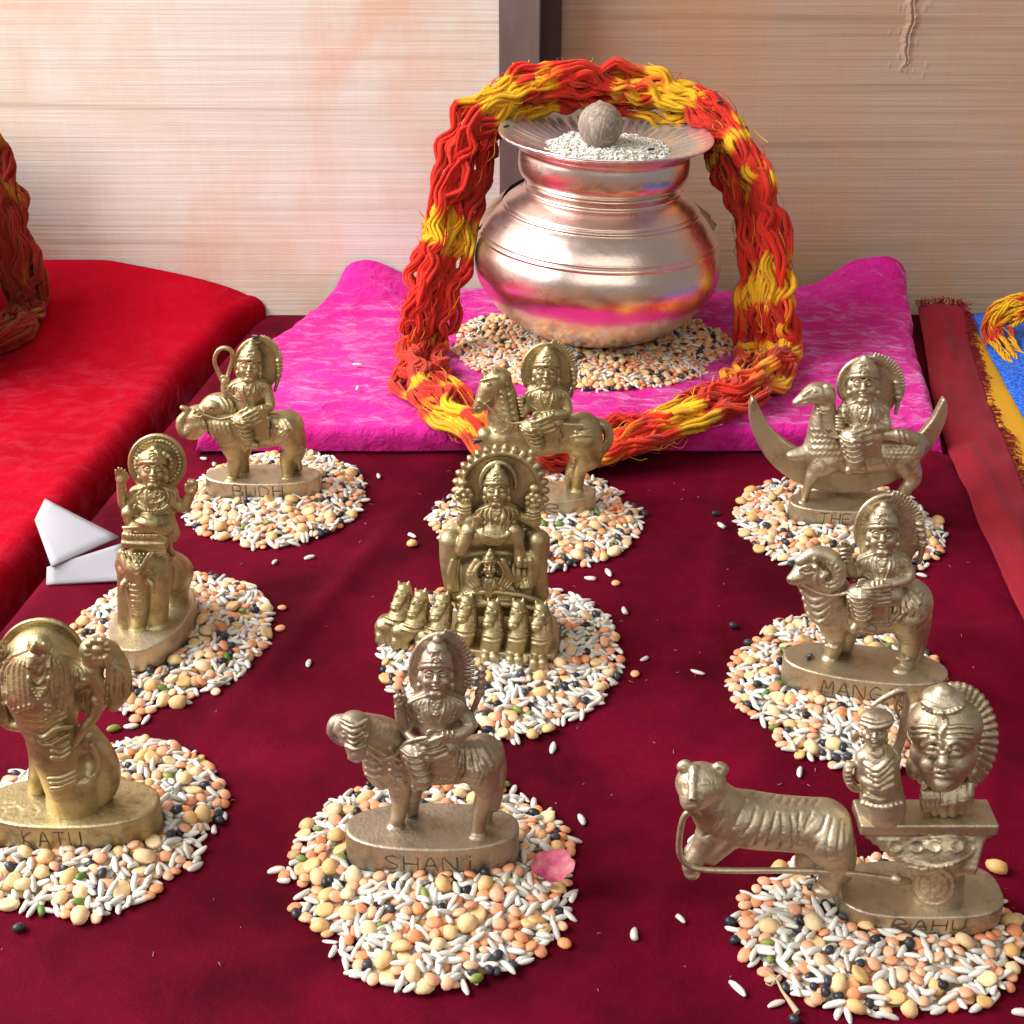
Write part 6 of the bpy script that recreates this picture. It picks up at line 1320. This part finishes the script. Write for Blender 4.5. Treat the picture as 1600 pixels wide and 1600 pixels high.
mound('wide grain bed on pink velvet under the copper pot', (pc[0], pc[1]), 79, 66, 9.5, None, 10, .74, 15.0, inner=.30, mix=np.array([.36, .42, .14, .07, .01]), dens=.95,
      zf=lambda x, y, r_, h: np.minimum(h, np.maximum(5.2, 22 + 3.2 + 0 * x - 17 + .0 * x)))

# rice heaped in the pot with the betel nut on top
pot_up = np.array([0, 0, 1.0]); RC = POT + [4.1, -3, 106.0]
rice_bowl = mound('white rice heaped in the mouth of the copper pot', (RC[0], RC[1]), 34, 34, 6.0, None, 12, .46, RC[2], mix=np.array([1., 0, 0, 0, 0]), name='rice_heap', cat='rice', dens=.55)
del rice_bowl['group']
bedm = Mat('rice_bed', Roughness=.7, Color=(.70, .66, .54)); 
for o in rice_bowl.children:
    if o.name.startswith('bed'): o.data.materials[0] = bedm.m
nut = link('betel_nut', nut_me, None, (RC[0] - 3.5, RC[1] - 8, RC[2] + 4.5)); tag(nut, 'round veined brown nut resting on the rice in the pot', 'nut')

# ---------------------------------------------------------------- stray grains on the cloth
R_, L_, C_, B_, G_ = KINDS
stray = {R_: [(591, 745), (484, 872), (483, 1038), (195, 1112), (228, 1127), (205, 1137), (642, 838), (668, 810), (1008, 1030), (977, 957), (1128, 828), (1090, 1053), (908, 1282), (863, 1169), (992, 1467), (1061, 1437), (1086, 1315), (925, 905), (950, 896), (1152, 1547), (1213, 1571), (1597, 1437), (1596, 1585), (460, 1350), (432, 1362), (320, 717), (334, 726), (802, 1158), (412, 845), (430, 880), (1250, 1208), (1440, 900)],
         L_: [(441, 951), (438, 985), (962, 913), (992, 1055), (882, 1475), (212, 1126)], C_: [(644, 853), (1558, 1359)], B_: [(680, 798), (1007, 806), (1118, 808), (1145, 981), (30, 1453), (1240, 1597)], G_: [(178, 1142)]}
SN = {R_: ('white rice grain', 'stray rice grains'), L_: ('orange lentil', 'stray lentils'), C_: ('yellow split chickpea', 'stray chickpeas'), B_: ('black gram', 'stray black grams'), G_: ('green gram', 'stray green grams')}
NEAR = {'bull': 'bull rider', 'lion': 'lion rider', 'horse': 'horse rider', 'crescent': 'crescent rider', 'ram': 'ram rider', 'elephant': 'elephant rider', 'serpent': 'serpent-tailed deity', 'chariot': 'seven-horse deity', 'tiger': 'tiger-drawn head'}
rs = np.random.default_rng(91); seen = {}; todo = []
for k, pts in stray.items():
    for (u, v) in pts:
        p = ground(u, v, 0); key = min(STATUES, key=lambda q: np.linalg.norm((STATUES[q][1].B - p)[:2])); d = p - STATUES[key][1].B
        side = ('right' if d[0] > 0 else 'left') if abs(d[0]) > abs(d[1]) * .8 else ('behind' if d[1] > 0 else 'front')
        todo.append((np.linalg.norm(d[:2]), k, p, key, side))
ORD = ['', 'second ', 'third ', 'fourth ', 'fifth ', 'sixth ', 'seventh ', 'eighth ']
for dist, k, p, key, side in sorted(todo, key=lambda q: q[0]):
    n = seen[(k, key, side)] = seen.get((k, key, side), -1) + 1
    where = {'right': 'to the right of the %s mound', 'left': 'to the left of the %s mound', 'behind': 'behind the %s mound', 'front': 'in front of the %s mound'}[side] % NEAR[key]
    z = float(maroon_z(p[0], p[1])) + HALF[k][2] * .9; sc = rs.uniform(.8, 1.1)
    tag(put_grain(k, int(rs.integers(4)), None, (p[0], p[1], z), euler_from((rs.normal(0, .06), rs.normal(0, .06), 1), rs.uniform(0, 6.28)), sc), ORD[n] + ('nearest ' if n == 0 else 'nearest ') + 'loose ' + SN[k][0] + ' ' + where, 'grain', SN[k][1])
for (u, v), lb in (((558, 569), 'upper of two loose rice grains on the pink velvet'), ((558, 606), 'lower of two loose rice grains on the pink velvet')):
    p = ground(u, v, 17.5); tag(put_grain(R_, 1, None, p, euler_from((0, 0, 1), rs.uniform(0, 6.28)), .8), lb, 'grain', 'rice grains on pink velvet')

# ---------------------------------------------------------------- folded white paper, petal, dry stalk, flies
wp = Mat('shaded_white_paper', Roughness=.55, Specular_IOR_Level=.35, Color=(.36, .345, .37)); wp.bump(wp.noise(wp.coord((60, 60, 60)), 1, 3), .06, .002); M['paper'] = wp.m  # grey base colour carries the shade on paper that is really white
def slab(poly, th, n):
    poly = np.array(poly, float); nrm = np.array(n, float) * th; k = len(poly); V = np.vstack([poly, poly + nrm]); return V, [list(range(k))[::-1], list(range(k, 2 * k))] + [[i, (i + 1) % k, k + (i + 1) % k, k + i] for i in range(k)]
import bmesh
def poly_mesh(name, V, F, mat, bev=.4):
    bm = bmesh.new(); vs = [bm.verts.new(np.asarray(v) / 1000) for v in V]; bm.verts.ensure_lookup_table()
    for f in F: bm.faces.new([vs[i] for i in f])
    bmesh.ops.recalc_face_normals(bm, faces=bm.faces[:]); bmesh.ops.bevel(bm, geom=bm.edges[:], offset=bev / 1000, segments=2, affect='EDGES')
    me = bpy.data.meshes.new(name); bm.to_mesh(me); bm.free(); me.materials.append(mat); return me
pb = ground(110, 905, 1.5); pap = thing('folded_paper', pb, 'folded white paper leaning over the edge beside the red velvet', 'paper')
def sheet(name, c, bow, th=.5):
    c = [np.asarray(p, float) - pb for p in c]; u = np.linspace(0, 1, 9); P = np.array([[(c[0] * (1 - x) + c[3] * x) * (1 - y) + (c[1] * (1 - x) + c[2] * x) * y + [0, 0, bow * math.sin(math.pi * x) * math.sin(math.pi * y)] for y in u] for x in u]).reshape(-1, 3)
    gf = grid_faces(9, 9); rim = np.array([i * 9 for i in range(9)] + [72 + j for j in range(1, 9)] + [i * 9 + 8 for i in range(7, -1, -1)] + [j for j in range(7, 0, -1)]); nx_ = np.roll(rim, -1)
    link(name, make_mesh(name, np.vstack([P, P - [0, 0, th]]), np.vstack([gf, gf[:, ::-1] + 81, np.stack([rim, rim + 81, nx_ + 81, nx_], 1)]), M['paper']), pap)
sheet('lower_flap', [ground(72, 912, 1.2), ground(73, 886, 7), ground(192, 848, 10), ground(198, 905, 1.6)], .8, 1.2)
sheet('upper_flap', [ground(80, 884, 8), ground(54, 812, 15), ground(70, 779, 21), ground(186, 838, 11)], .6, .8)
# crumpled pale leaf collar behind the pot shoulder
lf = Mat('dry_leaf', Roughness=.75); ln = lf.noise(lf.coord((120, 120, 120)), 1, 4); lf.set('Color', lf.ramp(ln, [(.3, (.34, .20, .12)), (.65, (.50, .34, .23))])); M['leaf'] = lf.m
ang = np.linspace(-.10, math.pi + .10, 90); LV = []
for i, t in enumerate(ang):
    for j, q in enumerate(np.linspace(0, 1, 7)):
        r = 52 + 17 * q; ru = (2.6 * math.sin(t * 37) + 1.8 * math.sin(t * 61 + 1)) * q
        LV.append((r * math.cos(t) * (1.0 + .02 * math.sin(t * 29) * q), r * .62 * math.sin(t) + 14 + ru * .5, 74 - 17 * q + ru + 10 * math.sin(t)))
LV = np.array(LV); gf = grid_faces(90, 7); n_ = len(LV)
o = link('dry_leaf_collar', make_mesh('dry_leaf_collar', np.vstack([LV, LV - [0, 0, .4]]), np.vstack([gf, gf[:, ::-1] + n_]), M['leaf']), None, POT); tag(o, 'crumpled pale dry leaf collar behind the copper pot shoulder', 'leaf')
pe = Mat('rose_petal', Roughness=.5); pen = pe.noise(pe.coord((230, 230, 230)), 1, 4); pe.set('Color', pe.ramp(pen, [(.35, (.45, .02, .11)), (.6, (.62, .16, .20)), (.75, (.66, .36, .22))])); M['petal'] = pe.m
pp = ground(862, 1362, 9.0); a = np.linspace(-1, 1, 9); PV = np.array([[(x * 6.6 * (1 - .25 * y * y)), y * 5.8 * (1 - .3 * x * x), 2.2 * x * x + 1.2 * math.sin(3 * y + x) * .5 - .25 * y * 5] for x in a for y in a])
PV[:, :2] *= (1 + .22 * (vnoise(np.arctan2(PV[:, 1], PV[:, 0]) * 3 + 9, np.full(81, .5), 640) - .5))[:, None]; PV[:, 2] += 1.6 * fbm(PV[:, 0] / 3., PV[:, 1] / 3., 641, 2); PV = np.vstack([PV, PV - [0, 0, .25]]); gf = grid_faces(9, 9); o = link('rose_petal', make_mesh('rose_petal', PV, np.vstack([gf, gf[:, ::-1] + 81]), M['petal']), None, pp + [0, 0, 2.2], (.42, -.05, .3)); tag(o, 'dry magenta rose petal lying on the front grain mound', 'petal')
sk = Mat('dry_stalk', Roughness=.8, Color=(.50, .36, .22)); M['stalk'] = sk.m
pts = [ground(1190, 1512, 2.5), ground(1212, 1530, 2), ground(1222, 1548, 1.6), ground(1232, 1562, 1.4), ground(1246, 1582, 1.2)]; o0 = pts[2]
v1, f1 = sweep(catmull(np.array(pts) - o0, 5), np.interp(np.linspace(0, 1, 21), [0, .6, 1], [.35, .5, 1.0]), 6); v2, f2 = sweep(catmull(np.array([pts[1], ground(1205, 1540, 2.5), ground(1196, 1536, 3)]) - o0, 5), .3, 5); v3, f3 = sweep(catmull(np.array([pts[1], ground(1220, 1522, 3.5), ground(1212, 1516, 4)]) - o0, 5), .3, 5)
o = link('dry_stalk', make_mesh('dry_stalk', np.vstack([v1, v2, v3]), np.vstack([f1, f2 + len(v1), f3 + len(v1) + len(v2)]), M['stalk']), None, o0); tag(o, 'thin dry branching stalk beside the lower right grain mound', 'stalk')

fb = Mat('fly_body', Roughness=.35, Color=(.02, .02, .025)); fw = Mat('fly_wing', Roughness=.25, Color=(.35, .37, .42), Alpha=.55)
s = Solid(); s.ball((0, 0, 1.0), (1.0, .8, .75), k=.2); s.ball((1.15, 0, 1.1), (.6, .7, .6), k=.15); s.ball((-1.3, 0, .9), (1.4, .85, .7), k=.25); fly_body = s.mesh('fly_body', fb.m, .16)
Vs, Fs, off = [], [], 0
for sd_ in (-1, 1):
    for x in (-.5, .2, .8):
        v, f = sweep(catmull([(x, .5 * sd_, .9), (x * 1.4, 1.3 * sd_, 1.1), (x * 1.8, 1.9 * sd_, 0)], 3), .1, 4); Vs.append(v); Fs.append(f + off); off += len(v)
fly_legs = make_mesh('fly_legs', np.vstack(Vs), np.vstack(Fs), fb.m)
w = np.array([[.2, 0, 0], [-.6, .75, .1], [-2.2, .95, .15], [-3.0, .55, .1], [-2.6, .1, .05], [-1.0, -.1, 0]]); wing = make_mesh('fly_wing', np.vstack([w, w - [0, 0, .05]]), [np.array([[0, 1, 2, 3], [0, 3, 4, 5]]), np.array([[6, 9, 8, 7], [6, 11, 10, 9]])], fw.m)
def fly(p, rz, label, sc=1.0, rx=0.0):
    t = thing('fly', p, label, 'fly', 'flies', rz); t.scale = (sc,) * 3; t.rotation_euler[0] = rx
    link('body', fly_body, t); link('leg', fly_legs, t)
    for sd_ in (1, -1):
        o = link('wing', wing, t, (0.2, .35 * sd_, 1.7), (.25 * sd_, .15, .25 * sd_)); o.scale = (1, sd_, 1)
fly(at(950, 117, 800), 1.2, 'black fly with pale wings on top of the yarn above the pot'); fly(at(1126, 163, 786), .2, 'black fly on the yarn at the right of the pot rim')
fly(at(792, 200, 760), .6, 'small fly on the left of the silver rim', .9); fly(at(1018, 236, 726), .1, 'fly sitting on the front of the silver pot rim', .9)
Bq = STATUES['lion'][1].B; fly(at(402, 530, Bq[1] - 1), .3, 'fly on top of the lion rider crown', .9); Bq = STATUES['chariot'][1].B; fly(at(748, 693, Bq[1] + 4), .4, 'fly on the toothed halo of the sun deity', .9); Bq = STATUES['ram'][1].B; fly(ground(1265, 1028, Bq[2] + 11), .9, 'fly on the plinth of the ram rider', .9)

Vs, Fs, off = [], [], 0; rl = np.random.default_rng(17)
for i in range(150):
    x, y = rl.uniform(-170, 210), rl.uniform(290, 645); a = rl.uniform(0, 6.28); L = rl.uniform(.4, 2.2); z = float(maroon_z(x, y)) + .35
    P = catmull([(x, y, z), (x + L * math.cos(a) * .5 + rl.normal(0, .3), y + L * math.sin(a) * .5 + rl.normal(0, .3), z + .2), (x + L * math.cos(a), y + L * math.sin(a), z)], 3); v, f = sweep(P, rl.uniform(.05, .13), 4); Vs.append(v); Fs.append(f + off); off += len(v)
lm = Mat('lint', Roughness=.9, Color=(.42, .22, .22)); o = link('lint', make_mesh('lint', np.vstack(Vs), np.vstack(Fs), lm.m)); tag(o, 'tiny pale lint fibres scattered over the maroon velvet', 'lint', kind='stuff')
